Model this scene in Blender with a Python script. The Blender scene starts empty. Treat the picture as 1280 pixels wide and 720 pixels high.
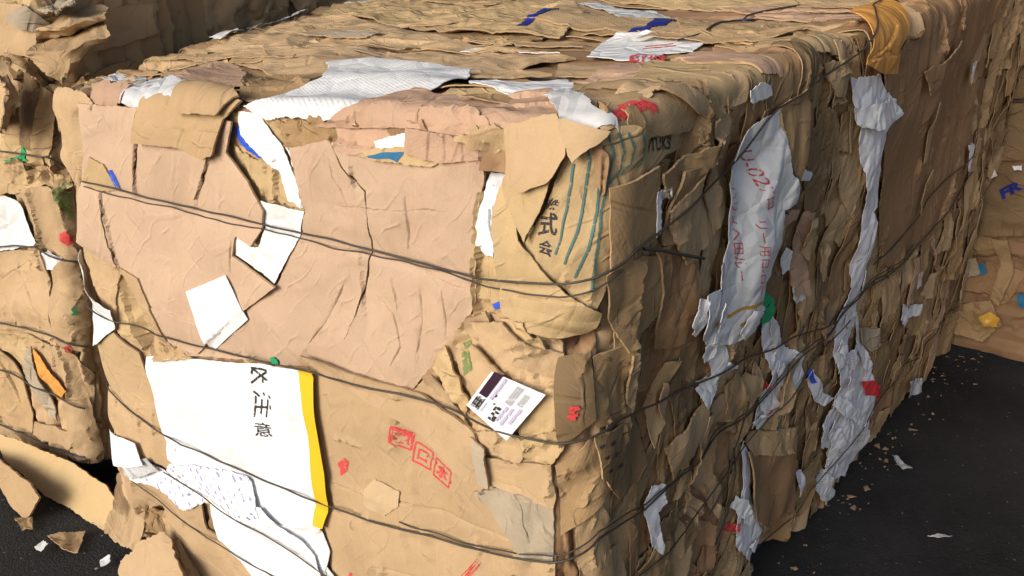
import bpy, math, random
import numpy as np
from mathutils import Vector
from mathutils.geometry import delaunay_2d_cdt

S = bpy.context.scene
COL = S.collection

# ------------------------------------------------------------------ camera, world, sun, exposure
CAM_H, TILT, FPX = 1.38, 22.6, 1100.0
cd = bpy.data.cameras.new('camera'); cam = bpy.data.objects.new('camera', cd); COL.objects.link(cam)
cam.location = (0, 0, CAM_H); cam.rotation_euler = (math.radians(90 - TILT), 0, 0)
cd.sensor_width = 36; cd.lens = FPX / 1280 * 36; cd.clip_start = 0.02; cd.clip_end = 300
S.camera = cam
SUN_EL, SUN_AZ = 23.0, 226.0        # azimuth of the sun, clockwise from +Y (the photographer's left shoulder)
w = bpy.data.worlds.new('World'); S.world = w; w.use_nodes = True
nt = w.node_tree; bg = nt.nodes['Background']
sky = nt.nodes.new('ShaderNodeTexSky'); sky.sky_type = 'NISHITA'; sky.sun_disc = False
sky.sun_elevation = math.radians(SUN_EL); sky.sun_rotation = math.radians(SUN_AZ)
sky.air_density = 1.0; sky.dust_density = 4.0; sky.ozone_density = 0.6
nt.links.new(sky.outputs[0], bg.inputs[0]); bg.inputs[1].default_value = 0.118
sl = bpy.data.lights.new('sun', 'SUN'); sun = bpy.data.objects.new('sun', sl); COL.objects.link(sun)
sl.energy = 2.2; sl.angle = math.radians(34); sl.color = (1.0, 0.985, 0.955)
_a, _e = math.radians(SUN_AZ), math.radians(SUN_EL)
_d = Vector((math.sin(_a) * math.cos(_e), math.cos(_a) * math.cos(_e), math.sin(_e)))
sun.rotation_euler = _d.to_track_quat('Z', 'Y').to_euler()
S.view_settings.view_transform = 'Standard'; S.view_settings.look = 'None'
S.view_settings.gamma = 1; S.view_settings.use_curve_mapping = False
S.view_settings.exposure = 0.28
S.cycles.max_bounces = 6; S.cycles.diffuse_bounces = 4

# ------------------------------------------------------------------ noise
def _hash(ix, iy, seed):
    h = (ix.astype(np.int64) * 374761393 + iy.astype(np.int64) * 668265263 + seed * 1442695041) & 0xFFFFFFFF
    h = ((h ^ (h >> 13)) * 1274126177) & 0xFFFFFFFF
    return ((h ^ (h >> 16)) & 0xFFFF) / 65535.0
def pn(x, y, seed=0):
    x = np.asarray(x, float); y = np.asarray(y, float)
    ix = np.floor(x); iy = np.floor(y); fx = x - ix; fy = y - iy
    def g(ox, oy):
        a = _hash(ix + ox, iy + oy, seed) * 2 * np.pi
        return np.cos(a) * (fx - ox) + np.sin(a) * (fy - oy)
    u = fx * fx * fx * (fx * (fx * 6 - 15) + 10); v = fy * fy * fy * (fy * (fy * 6 - 15) + 10)
    a = g(0, 0) * (1 - u) + g(1, 0) * u; b = g(0, 1) * (1 - u) + g(1, 1) * u
    return (a * (1 - v) + b * v) * 1.5
def tri(x):
    return np.abs(x - np.floor(x) - 0.5) * 2 - 0.5
def crumple(u, v, seed, scale=0.08, n=5):
    """crushed-paper relief: sharp folds in random directions, patchy; about -1..1"""
    r = np.random.RandomState(seed); out = np.zeros_like(u)
    wu = u + 0.35 * scale * pn(u / scale, v / scale, seed + 11)
    wv = v + 0.35 * scale * pn(u / scale, v / scale, seed + 12)
    for k in range(n):
        a = r.rand() * np.pi; f = (0.6 + 0.5 * k) / scale * (0.7 + 0.6 * r.rand())
        m = np.clip(0.5 + 1.3 * pn(u / scale * 0.6 + k * 7.3, v / scale * 0.6, seed + 30 + k), 0, 1)
        out += tri((wu * math.cos(a) + wv * math.sin(a)) * f + r.rand()) * m / (0.7 + 0.55 * k)
    return out
def ridge(u, v, seed, scale):
    return 1 - 2 * np.abs(pn(u / scale, v / scale, seed))

# ------------------------------------------------------------------ camera projection (to read measures off the photograph)
_t = math.radians(TILT)
def project(P):
    P = np.asarray(P); x = P[..., 0]; y = P[..., 1]; z = P[..., 2] - CAM_H
    zc = y * math.cos(_t) - z * math.sin(_t); yc = y * math.sin(_t) + z * math.cos(_t)
    zc = np.maximum(zc, 0.05)
    return np.stack([640 + FPX * x / zc, 360 - FPX * yc / zc], -1)
def ground_pt(px, py, z=0.0):
    x = (px - 640) / FPX; y = -(py - 360) / FPX
    d = np.array([x, math.cos(_t) + y * math.sin(_t), -math.sin(_t) + y * math.cos(_t)])
    return np.array([0, 0, CAM_H]) + d * ((z - CAM_H) / d[2])

def fold(s, r):
    """arc-length parameter s across a rounded edge -> (a<=0 along first face, b>=0 along second)"""
    t = (np.clip(s, -r, r) + r) / (2 * r) * (np.pi / 2)
    a = np.where(s <= -r, s, -r + r * np.sin(t)); b = np.where(s >= r, s, r - r * np.cos(t))
    a = np.where(s >= r, 0, a); b = np.where(s <= -r, 0, b)
    return a, b

class Chart:
    """an unrolled skin of the bale: 'B' = left side + front + right side with a hem over the top, 'T' = the top with hems"""
    def __init__(s, bale, kind, u0, u1, v0, v1, res, look):
        s.b = bale; s.kind = kind; s.res = res; s.u0, s.v0 = u0, v0
        s.nu = int((u1 - u0) / res) + 1; s.nv = int((v1 - v0) / res) + 1
        s.U, s.V = np.meshgrid(u0 + np.arange(s.nu) * res, v0 + np.arange(s.nv) * res)
        s.H = np.zeros_like(s.U); s.indent = np.zeros_like(s.U)
        lu = np.arange(look[0], look[1], 0.02); lv = np.arange(look[2], look[3], 0.02)
        s.LU, s.LV = np.meshgrid(lu, lv); s.LU = s.LU.ravel(); s.LV = s.LV.ravel()
        s.LP = project(s.pos(s.LU, s.LV, 0.012))
    def base(s, u, v):
        b = s.b
        u = np.asarray(u, float); v = np.asarray(v, float)
        if s.kind == 'B':
            aL, bL = fold(-u, b.r); aR, bR = fold(u - b.W, b.r)
            left = u < b.W / 2
            X = np.where(left, -aL, b.W + aR); Y = np.where(left, bL, bR)
            at, bt = fold(-v, b.r2)                 # v<0 -> over the top
            Z = b.H + at; e = bt
            onside = np.clip((u - b.W) / (2 * b.r) + 0.5, 0, 1); onl = np.clip(-u / (2 * b.r) + 0.5, 0, 1)
            X = X - e * onside + e * onl; Y = Y + e * (1 - onside) * (1 - onl)
            return X, Y, Z
        X = u; Y = v
        aF, bF = fold(-Y, b.r2); aS, bS = fold(X - b.W, b.r2); aL, bL = fold(-X, b.r2)
        Yc = -aF; Xc = np.where(X > b.W / 2, b.W + aS, -aL)
        Z = b.H - bF - np.where(X > b.W / 2, bS, bL)
        return Xc, Yc, Z
    def surf(s, u, v):
        return s.b.warp(*s.base(u, v))
    def nrm(s, u, v, e=0.004):
        du = s.surf(u + e, v) - s.surf(u - e, v); dv = s.surf(u, v + e) - s.surf(u, v - e)
        n = np.cross(dv, du) if s.kind == 'B' else np.cross(du, dv)
        return n / np.maximum(np.linalg.norm(n, axis=-1, keepdims=True), 1e-9)
    def pos(s, u, v, h):
        u = np.asarray(u, float); v = np.asarray(v, float)
        h = np.asarray(h, float) * np.ones_like(u)
        return s.surf(u, v) + s.nrm(u, v) * h[..., None]
    def hmean(s, u, v, w=.03):
        k = int(w / s.res); i = int((u - s.u0) / s.res); j = int((v - s.v0) / s.res)
        i = min(max(i, k), s.nu - k - 1); j = min(max(j, k), s.nv - k - 1)
        return float(s.H[j - k:j + k + 1, i - k:i + k + 1].mean())
    def solve(s, px, py, h, u=None, v=None):
        if u is None:
            i = np.argmin((s.LP[:, 0] - px) ** 2 + (s.LP[:, 1] - py) ** 2); u, v = s.LU[i], s.LV[i]
        for _ in range(5):
            q = project(s.pos(np.array([u, u + 1e-3, u]), np.array([v, v, v + 1e-3]), h))
            J = np.array([q[1] - q[0], q[2] - q[0]]).T / 1e-3
            try: d = np.linalg.solve(J, np.array([px, py]) - q[0])
            except Exception: break
            L = np.linalg.norm(d)
            if L > 0.03: d *= 0.03 / L
            u += d[0]; v += d[1]
        return u, v
    def inv(s, pts, h=None, local=False):
        """measure points of the photograph on the skin of the bale, at the height the layers have there"""
        out = [s.solve(px, py, 0.012 if h is None else h) for (px, py) in pts]
        if h is None:
            hs = [s.hmean(u, v) for (u, v) in out]
            c = np.mean(out, 0); hs.append(s.hmean(*c))
            if not local: hs = [float(np.clip(np.mean(hs), -.01, .09))] * len(pts)
            out = [s.solve(px, py, hh + .004, u, v) for (px, py), hh, (u, v) in zip(pts, hs, out)]
        return np.array(out)
    def samp(s, A, u, v, u0=None, v0=None):
        x = (u - (s.u0 if u0 is None else u0)) / s.res; y = (v - (s.v0 if v0 is None else v0)) / s.res
        x = np.clip(x, 0, A.shape[1] - 1.001); y = np.clip(y, 0, A.shape[0] - 1.001)
        i = x.astype(int); j = y.astype(int); fx = x - i; fy = y - j
        return (A[j, i] * (1 - fx) + A[j, i + 1] * fx) * (1 - fy) + (A[j + 1, i] * (1 - fx) + A[j + 1, i + 1] * fx) * fy
    def hgt(s, u, v): return s.samp(s.H, u, v)

class Bale:
    def __init__(s, corners, W, L, H, r=0.05, r2=0.035):
        s.c = {k: np.array(v, float) for k, v in corners.items()}; s.W, s.L, s.H, s.r, s.r2 = W, L, H, r, r2
    def warp(s, X, Y, Z):
        x = (X / s.W)[..., None]; y = (Y / s.L)[..., None]; z = (Z / s.H)[..., None]; c = s.c
        lo = (c['nlb'] * (1 - x) + c['nrb'] * x) * (1 - y) + (c['flb'] * (1 - x) + c['frb'] * x) * y
        hi = (c['nlt'] * (1 - x) + c['nrt'] * x) * (1 - y) + (c['flt'] * (1 - x) + c['frt'] * x) * y
        return lo * (1 - z) + hi * z

def blur(A, n, times=2):
    for _ in range(times):
        for ax in (0, 1):
            k = min(n, (A.shape[ax] - 1) // 2)
            if k < 1: continue
            pad = [(0, 0), (0, 0)]; pad[ax] = (k + 1, k)
            B = np.cumsum(np.pad(A, pad, mode='edge'), axis=ax); m = 2 * k + 1
            A = (B[m:] - B[:-m]) / m if ax == 0 else (B[:, m:] - B[:, :-m]) / m
    return A
def seg_dist(U, V, poly, closed=True):
    """distance to polyline"""
    D = np.full(U.shape, 1e9); n = len(poly)
    for i in range(n if closed else n - 1):
        a = poly[i]; b = poly[(i + 1) % n]; d = b - a; L = max(d @ d, 1e-12)
        t = np.clip(((U - a[0]) * d[0] + (V - a[1]) * d[1]) / L, 0, 1)
        D = np.minimum(D, (U - a[0] - t * d[0]) ** 2 + (V - a[1] - t * d[1]) ** 2)
    return np.sqrt(D)
def inside(U, V, poly):
    m = np.zeros(U.shape, bool); n = len(poly)
    for i in range(n):
        a = poly[i]; b = poly[(i + 1) % n]
        if a[1] == b[1]: continue
        c = ((a[1] > V) != (b[1] > V)) & (U < (b[0] - a[0]) * (V - a[1]) / (b[1] - a[1]) + a[0])
        m ^= c
    return m

# ------------------------------------------------------------------ objects
def mesh_obj(name, V, polys, mats, parent=None, midx=None, uv=None, col=None, smooth=True, sharp=0):
    """V (n,3); polys: list of int arrays (k,3) or (k,4)"""
    me = bpy.data.meshes.new(name)
    V = np.asarray(V, np.float32)
    loops = np.concatenate([p.ravel() for p in polys]).astype(np.int32)
    sizes = np.concatenate([np.full(len(p), p.shape[1]) for p in polys]).astype(np.int32)
    me.vertices.add(len(V)); me.vertices.foreach_set('co', V.ravel())
    me.loops.add(len(loops)); me.loops.foreach_set('vertex_index', loops)
    me.polygons.add(len(sizes))
    st = np.concatenate([[0], np.cumsum(sizes)[:-1]]).astype(np.int32)
    me.polygons.foreach_set('loop_start', st)
    me.update(calc_edges=True)
    me.polygons.foreach_set('use_smooth', np.full(len(sizes), smooth))
    if midx is not None: me.polygons.foreach_set('material_index', np.asarray(midx, np.int32))
    if uv is not None:
        l = me.uv_layers.new(name='UVMap'); l.data.foreach_set('uv', np.asarray(uv, np.float32)[loops].ravel())
    if col is not None:
        a = me.color_attributes.new('tone', 'FLOAT_COLOR', 'POINT'); a.data.foreach_set('color', np.asarray(col, np.float32).ravel())
    for m in (mats if isinstance(mats, (list, tuple)) else [mats]): me.materials.append(m)
    me.validate()
    if smooth and sharp: me.set_sharp_from_angle(angle=math.radians(sharp))
    o = bpy.data.objects.new(name, me); COL.objects.link(o)
    if parent is not None: o.parent = parent
    return o
def thing(name, label, cat, group=None, kind=None):
    o = bpy.data.objects.new(name, None); COL.objects.link(o); o.empty_display_size = 0.1
    tag(o, label, cat, group, kind); return o
def tag(o, label=None, cat=None, group=None, kind=None):
    if label: o['label'] = label
    if cat: o['category'] = cat
    if group: o['group'] = group
    if kind: o['kind'] = kind
    return o
def grid_faces(nu, nv, flip=False):
    i = np.arange(nu - 1)[None, :] + np.arange(nv - 1)[:, None] * nu
    q = np.stack([i, i + 1, i + 1 + nu, i + nu], -1).reshape(-1, 4)
    return q[:, ::-1] if flip else q

_seed = [100]
def nseed():
    _seed[0] += 17; return _seed[0]
def resample(poly, step, jag, seed, closed=True):
    out = []; n = len(poly); r = np.random.RandomState(seed)
    acc = 0
    for i in range(n if closed else n - 1):
        a = poly[i]; b = poly[(i + 1) % n]; d = b - a; L = np.linalg.norm(d)
        if L < 1e-6: continue
        k = max(1, int(L / step)); nrm = np.array([-d[1], d[0]]) / L
        for j in range(k):
            t = j / k; s = acc + t * L
            q = a + d * t
            if jag:
                fade = min(1, 4 * t + .3, 4 * (1 - t) + .3)
                q = q + nrm * fade * jag * (1.2 * float(pn(s / 0.06, 0.3, seed)) + 1.2 * float(pn(s / 0.017, 0.7, seed)) + 0.9 * (r.rand() - .5))
            out.append(q)
        acc += L
    if not closed: out.append(poly[-1])
    return np.array(out)

def sheet(ch, parent, mat, px=None, uv=None, off=0.006, amp=0.003, cs=0.08, t=0.0035, jag=0.002, sp=0.005, an=(1, 1), slits=(), slitw=0.0022,
          curl=0.0, cw=0.03, tuck=0.0, lift=None, creases=(), cdepth=0.008, cwid=0.0018, smooth_r=0.045, name='cardboard_sheet',
          rot=None, seed=None, label=None, commit=True, rim=None, cols=None, ind=1.0, lumps=0.0, flat=False):
    seed = seed or nseed()
    poly = ch.inv(px) if uv is None else np.array(uv, float)
    P = resample(poly, max(sp * 0.8, 0.004), jag, seed)
    # raster window
    pad = 4
    i0 = max(0, int((P[:, 0].min() - ch.u0) / ch.res) - pad); i1 = min(ch.nu, int((P[:, 0].max() - ch.u0) / ch.res) + pad + 2)
    j0 = max(0, int((P[:, 1].min() - ch.v0) / ch.res) - pad); j1 = min(ch.nv, int((P[:, 1].max() - ch.v0) / ch.res) + pad + 2)
    if i1 - i0 < 4 or j1 - j0 < 4: return None
    U = ch.U[j0:j1, i0:i1]; V = ch.V[j0:j1, i0:i1]; Hu = ch.H[j0:j1, i0:i1]
    ins = inside(U, V, P); D = seg_dist(U, V, poly if jag < 0.004 else P[::2])
    n = int(smooth_r / ch.res)
    if ins.sum() < 4: return None
    mean = Hu[ins].mean(); Hs = blur(np.where(ins | (D < .01), Hu, np.where(Hu > mean + .015, mean, Hu)), max(1, n // 2))
    h = Hs + off + amp * crumple(U * an[0], V * an[1], seed, cs) + .38 * amp * crumple(U * an[0], V * an[1], seed + 77, cs * .33) - ind * ch.indent[j0:j1, i0:i1]
    if flat: h = h * .15 + .85 * (np.percentile(Hu[ins], 99) + off + .4 * amp * crumple(U, V, seed, cs))
    if lumps: h = h + lumps * ridge(U * an[0], V * an[1], seed + 3, 0.13)
    if tuck: h = h - tuck * np.exp(-D / 0.012)
    if curl: h = h + .7 * curl * np.exp(-D / cw) * np.clip(0.35 + 1.6 * pn(U / 0.12, V / 0.12, seed + 5), -0.2, 1)
    h = np.maximum(h, np.minimum(Hu, np.percentile(Hu[ins], 99)) + 0.0008 + t) if flat else np.maximum(h, Hu + 0.0008 + t)
    cr = [ch.inv(c) for c in creases]; sl_ = [resample(ch.inv(c), 0.012, 0.0022, seed + 19, closed=False) for c in slits]
    for c in sl_:
        Dc = seg_dist(U, V, c, closed=False); cc = c.mean(0); dd = c[-1] - c[0]; side = (U - cc[0]) * -dd[1] + (V - cc[1]) * dd[0]
        h = h + .005 * np.exp(-Dc / .018) * np.where(side > 0, 1, -.35)
    for c in cr:
        Dc = seg_dist(U, V, resample(c, 0.02, 0.002, seed + 9, closed=False), closed=False)
        cc = c.mean(0); dd = c[-1] - c[0]; side = (U - cc[0]) * -dd[1] + (V - cc[1]) * dd[0]
        h = h + cdepth * .5 * np.exp(-Dc / .022) * np.where(side > 0, 1, -.3)
    if lift is not None:
        for (a, b, amt) in (lift if isinstance(lift, list) else [lift]):
            a, b = ch.inv([a, b]); d = b - a; q = np.clip(((U - a[0]) * d[0] + (V - a[1]) * d[1]) / (d @ d), 0, 1.4)
            h = h + amt * q ** 1.1
    if commit and lift is None:
        sub = ch.H[j0:j1, i0:i1]; sub[ins] = h[ins]
    W0, V0 = U[0, 0], V[0, 0]
    # triangulate
    r = np.random.RandomState(seed + 1)
    gu = np.arange(P[:, 0].min(), P[:, 0].max(), sp); gv = np.arange(P[:, 1].min(), P[:, 1].max(), sp * 0.87)
    G = np.stack(np.meshgrid(gu, gv), -1); G[1::2, :, 0] += sp / 2
    G = G.reshape(-1, 2) + (r.rand(G.size // 2, 2) - .5) * sp * .5
    gi = np.clip(((G[:, 0] - W0) / ch.res).astype(int), 0, U.shape[1] - 1); gj = np.clip(((G[:, 1] - V0) / ch.res).astype(int), 0, U.shape[0] - 1)
    G = G[ins[gj, gi] & (D[gj, gi] > sp * .45)]
    ex = []
    for c in cr:
        C = resample(c, 0.02, 0.002, seed + 9, closed=False); C = resample(C, 0.004, 0, 0, closed=False)
        T = np.gradient(C, axis=0); T /= np.maximum(np.linalg.norm(T, axis=1, keepdims=True), 1e-9); N = np.stack([-T[:, 1], T[:, 0]], 1)
        for o_ in (-2, -1.2, -.55, 0, .55, 1.2, 2): ex.append(C + N * o_ * cwid)
    for c in sl_:
        C = resample(c, 0.0022, 0, 0, closed=False); T = np.gradient(C, axis=0); T /= np.maximum(np.linalg.norm(T, axis=1, keepdims=True), 1e-9); N = np.stack([-T[:, 1], T[:, 0]], 1)
        for o_ in (-2.4, -1.5, -.9, -.3, .3, .9, 1.5, 2.4): ex.append(C + N * o_ * slitw)
    if ex:
        E_ = np.concatenate(ex); gi = np.clip(((E_[:, 0] - W0) / ch.res).astype(int), 0, U.shape[1] - 1); gj = np.clip(((E_[:, 1] - V0) / ch.res).astype(int), 0, U.shape[0] - 1)
        G = np.concatenate([G, E_[ins[gj, gi] & (D[gj, gi] > .002)]])
    m = len(P); pts = [Vector(p) for p in P] + [Vector(p) for p in G]
    res = delaunay_2d_cdt(pts, [], [list(range(m))], 1, 1e-6)
    tv = np.array([(p.x, p.y) for p in res[0]]); tf = [f for f in res[2] if len(f) == 3]
    if not tf: return None
    tf = np.array(tf)
    for c in sl_:
        ct_ = tv[tf].mean(1); Dc = seg_dist(ct_[:, 0], ct_[:, 1], c, closed=False)
        e0 = np.minimum(np.linalg.norm(ct_ - c[0], axis=1), np.linalg.norm(ct_ - c[-1], axis=1))
        tf = tf[Dc > slitw * np.clip(e0 / .05, .35, 1) * (.8 + .7 * pn(ct_[:, 0] / .04, ct_[:, 1] / .04, seed + 4))]
    hv = ch.samp(h, tv[:, 0], tv[:, 1], W0, V0)
    for c in cr:
        C = resample(c, 0.02, 0.002, seed + 9, closed=False); Dc = seg_dist(tv[:, 0], tv[:, 1], C, closed=False)
        e0 = np.minimum(np.linalg.norm(tv - C[0], axis=1), np.linalg.norm(tv - C[-1], axis=1))
        hv = hv - cdepth * np.exp(-(Dc / cwid) ** 2) * np.clip(e0 / .03, .15, 1) * (.75 + .5 * pn(tv[:, 0] / .05, tv[:, 1] / .05, seed + 7))
    base = ch.surf(tv[:, 0], tv[:, 1]); N = ch.nrm(tv[:, 0], tv[:, 1])
    front = base + N * hv[:, None]; back = base + N * (hv - t)[:, None]
    a = tf[0]; fl = np.cross(front[a[1]] - front[a[0]], front[a[2]] - front[a[0]]) @ N[a[0]] < 0
    if fl: tf = tf[:, ::-1]
    nvt = len(tv)
    e = np.concatenate([tf[:, [0, 1]], tf[:, [1, 2]], tf[:, [2, 0]]]); key = np.sort(e, 1); key = key[:, 0] * nvt + key[:, 1]
    _, idx, cnt = np.unique(key, return_index=True, return_counts=True); be = e[idx[cnt == 1]]
    rimq = np.stack([be[:, 1], be[:, 0], be[:, 0] + nvt, be[:, 1] + nvt], 1)
    # the rim gets its own vertices so that the cut edge stays sharp
    if rot is None: rot = r.rand() * 3.14
    c_, s_ = math.cos(rot), math.sin(rot)
    q = tv + (r.rand(2) * 7)
    uvs = np.stack([q[:, 0] * c_ - q[:, 1] * s_, q[:, 0] * s_ + q[:, 1] * c_], 1)
    V3 = np.concatenate([front, back, front, back]); uvs = np.tile(uvs, (4, 1))
    mats = [mat, rim or mat]
    mi = np.concatenate([np.zeros(2 * len(tf)), np.ones(len(rimq))])
    o = mesh_obj(name, V3, [tf, tf[:, ::-1] + nvt, rimq + 2 * nvt], mats, parent, mi, uvs, sharp=24)
    if label: o['label'] = label
    o_info[o.name] = (ch, W0, V0, h, t)
    return o
o_info = {}

def merge(objs, name, parent):
    objs = [o for o in objs if o is not None]
    mats = []; V = []; L = []; Z = []; MI = []; UV = []; n0 = 0
    for o in objs:
        me = o.data; nv = len(me.vertices); a = np.empty(nv * 3, np.float32); me.vertices.foreach_get('co', a); V.append(a.reshape(-1, 3))
        l = np.empty(len(me.loops), np.int32); me.loops.foreach_get('vertex_index', l); L.append(l + n0); n0 += nv
        z = np.empty(len(me.polygons), np.int32); me.polygons.foreach_get('loop_total', z); Z.append(z)
        mi = np.empty(len(z), np.int32); me.polygons.foreach_get('material_index', mi)
        loc = []
        for m in me.materials:
            if m not in mats: mats.append(m)
            loc.append(mats.index(m))
        MI.append(np.array(loc)[mi]); u = np.empty(len(l) * 2, np.float32); me.uv_layers[0].data.foreach_get('uv', u); UV.append(u)
    V = np.concatenate(V); L = np.concatenate(L); Z = np.concatenate(Z); MI = np.concatenate(MI).astype(np.int32); UV = np.concatenate(UV)
    me = bpy.data.meshes.new(name); me.vertices.add(len(V)); me.vertices.foreach_set('co', V.ravel()); me.loops.add(len(L)); me.loops.foreach_set('vertex_index', L)
    me.polygons.add(len(Z)); me.polygons.foreach_set('loop_start', np.concatenate([[0], np.cumsum(Z)[:-1]]).astype(np.int32)); me.update(calc_edges=True)
    me.polygons.foreach_set('material_index', MI); me.polygons.foreach_set('use_smooth', np.ones(len(Z), bool))
    me.uv_layers.new(name='UVMap').data.foreach_set('uv', UV)
    for m in mats: me.materials.append(m)
    me.validate(); me.set_sharp_from_angle(angle=math.radians(24))
    for o in objs:
        d = o.data; bpy.data.objects.remove(o); bpy.data.meshes.remove(d)
    o = bpy.data.objects.new(name, me); COL.objects.link(o); o.parent = parent
    return tag(o, kind='stuff')

def quadmap(quad):
    q = np.array(quad, float)     # tl tr br bl
    def f(x, y):
        x = np.asarray(x, float)[..., None]; y = np.asarray(y, float)[..., None]
        return (q[0] * (1 - x) + q[1] * x) * (1 - y) + (q[3] * (1 - x) + q[2] * x) * y
    return f
def drop(ch, sh, uvp, eps=0.0009):
    """place chart points on the sheet sh (or on whatever lies on top of the bale)"""
    if sh is not None:
        c, W0, V0, h, t = o_info[sh.name]; hh = c.samp(h, uvp[:, 0], uvp[:, 1], W0, V0)
    else: hh = ch.hgt(uvp[:, 0], uvp[:, 1])
    return ch.pos(uvp[:, 0], uvp[:, 1], hh + eps)
def decal_rects(ch, sh, quad, rects, mat, name='print', eps=0.0009):
    f = quadmap(ch.inv(quad)); VV = []; FF = []; n0 = 0
    Q = ch.inv(quad); lx = max(np.linalg.norm(Q[1] - Q[0]), 1e-3); ly = max(np.linalg.norm(Q[3] - Q[0]), 1e-3)
    for (x0, y0, x1, y1) in rects:
        nx = max(2, int(abs(x1 - x0) * lx / .004) + 2); ny = max(2, int(abs(y1 - y0) * ly / .004) + 2)
        X, Y = np.meshgrid(np.linspace(x0, x1, nx), np.linspace(y0, y1, ny))
        VV.append(drop(ch, sh, f(X.ravel(), Y.ravel()), eps)); FF.append(grid_faces(nx, ny) + n0); n0 += nx * ny
    return mesh_obj(name, np.concatenate(VV), [np.concatenate(FF)], mat, sh if sh is not None else ch.b.root)
def decal_strokes(ch, sh, lines, width, mat, name='print', eps=0.0009, parent=None, jit=0.0):
    """hand-drawn strokes: list of pixel polylines, width in metres"""
    VV = []; FF = []; n0 = 0
    for k, l in enumerate(lines):
        c = resample(ch.inv(l), 0.003, jit, 5 + k, closed=False)
        if len(c) < 2: continue
        T = np.gradient(c, axis=0); T /= np.maximum(np.linalg.norm(T, axis=1, keepdims=True), 1e-9); N = np.stack([-T[:, 1], T[:, 0]], 1)
        rows = np.stack([c + N * width * o_ for o_ in (-.5, 0, .5)], 1).reshape(-1, 2)
        VV.append(drop(ch, sh, rows, eps)); FF.append(grid_faces(3, len(c)) + n0); n0 += len(rows)
    return mesh_obj(name, np.concatenate(VV), [np.concatenate(FF)], mat, parent or (sh if sh is not None else ch.b.root))
def decal_poly(ch, sh, px, mat, name='print', eps=0.0009, jag=0.0005, sp=0.004, seed=3):
    P = resample(ch.inv(px), sp, jag, seed)
    gu = np.arange(P[:, 0].min(), P[:, 0].max(), sp); gv = np.arange(P[:, 1].min(), P[:, 1].max(), sp)
    G = np.stack(np.meshgrid(gu, gv), -1).reshape(-1, 2); G = G[inside(G[:, 0], G[:, 1], P) & (seg_dist(G[:, 0], G[:, 1], P) > sp * .4)]
    res = delaunay_2d_cdt([Vector(p) for p in P] + [Vector(p) for p in G], [], [list(range(len(P)))], 1, 1e-6)
    tv = np.array([(p.x, p.y) for p in res[0]]); tf = np.array([f for f in res[2] if len(f) == 3])
    return mesh_obj(name, drop(ch, sh, tv, eps), [tf], mat, sh if sh is not None else ch.b.root)
def decal_text(ch, sh, text, quad, mat, name='lettering', eps=0.0009, bold=0.0):
    cu = bpy.data.curves.new('t', 'FONT'); cu.body = text; cu.size = 1; cu.offset = bold; cu.resolution_u = 3
    ob = bpy.data.objects.new('t', cu); COL.objects.link(ob)
    dg = bpy.context.evaluated_depsgraph_get(); me = bpy.data.meshes.new_from_object(ob.evaluated_get(dg))
    v = np.array([x.co[:2] for x in me.vertices]); fs = [list(p.vertices) for p in me.polygons]
    bpy.data.objects.remove(ob); bpy.data.curves.remove(cu); bpy.data.meshes.remove(me)
    if not len(v): return None
    lo = v.min(0); hi = v.max(0); x = (v[:, 0] - lo[0]) / (hi[0] - lo[0]); y = 1 - (v[:, 1] - lo[1]) / (hi[1] - lo[1])
    f = quadmap(ch.inv(quad)); p = drop(ch, sh, f(x, y), eps)
    tr = np.array([f_ for f_ in fs if len(f_) == 3]); qd = np.array([f_ for f_ in fs if len(f_) == 4])
    return mesh_obj(name, p, [a for a in (tr, qd) if len(a)], mat, sh if sh is not None else ch.b.root, smooth=False)

def tube(points, r, mat, name, parent, sides=6):
    P = np.asarray(points, float); T = np.gradient(P, axis=0); T /= np.maximum(np.linalg.norm(T, axis=1, keepdims=True), 1e-9)
    up = np.array([0.3, 0.2, 1.0]); A = np.cross(T, up); A /= np.linalg.norm(A, axis=1, keepdims=True); B = np.cross(T, A)
    th = np.arange(sides) / sides * 2 * np.pi
    V = (P[:, None] + r * (A[:, None] * np.cos(th)[None, :, None] + B[:, None] * np.sin(th)[None, :, None])).reshape(-1, 3)
    i = np.arange(len(P) - 1)[:, None] * sides; j = np.arange(sides)[None, :]; k = (j + 1) % sides
    q = np.stack([i + j, i + k, i + sides + k, i + sides + j], -1).reshape(-1, 4)
    return mesh_obj(name, V, [q], mat, parent)
def wire_path(ch, px=None, uv=None):
    p = ch.inv(px, local=True) if uv is None else np.array(uv, float); return resample(p, 0.006, 0, 0, closed=False)
def wire(ch, path, parent, mat, r=0.0016, wob=0.003, seed=1, lift=0.0, name='baling_wire'):
    s = np.arange(len(path)) * 0.006
    q = path + np.stack([np.zeros(len(s)), wob * (pn(s / .25, 0 * s, seed) + .4 * pn(s / .06, 0 * s, seed + 1))], 1)
    hs = np.stack([ch.hgt(q[:, 0] + a * .003, q[:, 1] + b * .003) for a in (-1, 0, 1) for b in (-1, 0, 1)]).max(0)
    m = hs.copy()
    for k in range(1, 6): m[k:] = np.maximum(m[k:], hs[:-k]); m[:-k] = np.maximum(m[:-k], hs[k:])
    k = 9; mm = np.convolve(np.pad(m, k, mode='edge'), np.ones(2 * k + 1) / (2 * k + 1), 'valid')
    mm = np.maximum(mm, hs - .002)
    mm = np.convolve(np.pad(mm, 2, mode='edge'), np.ones(5) / 5, 'valid')
    return tube(ch.pos(q[:, 0], q[:, 1], mm + r * .8 + lift), r, mat, name, parent)
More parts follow.
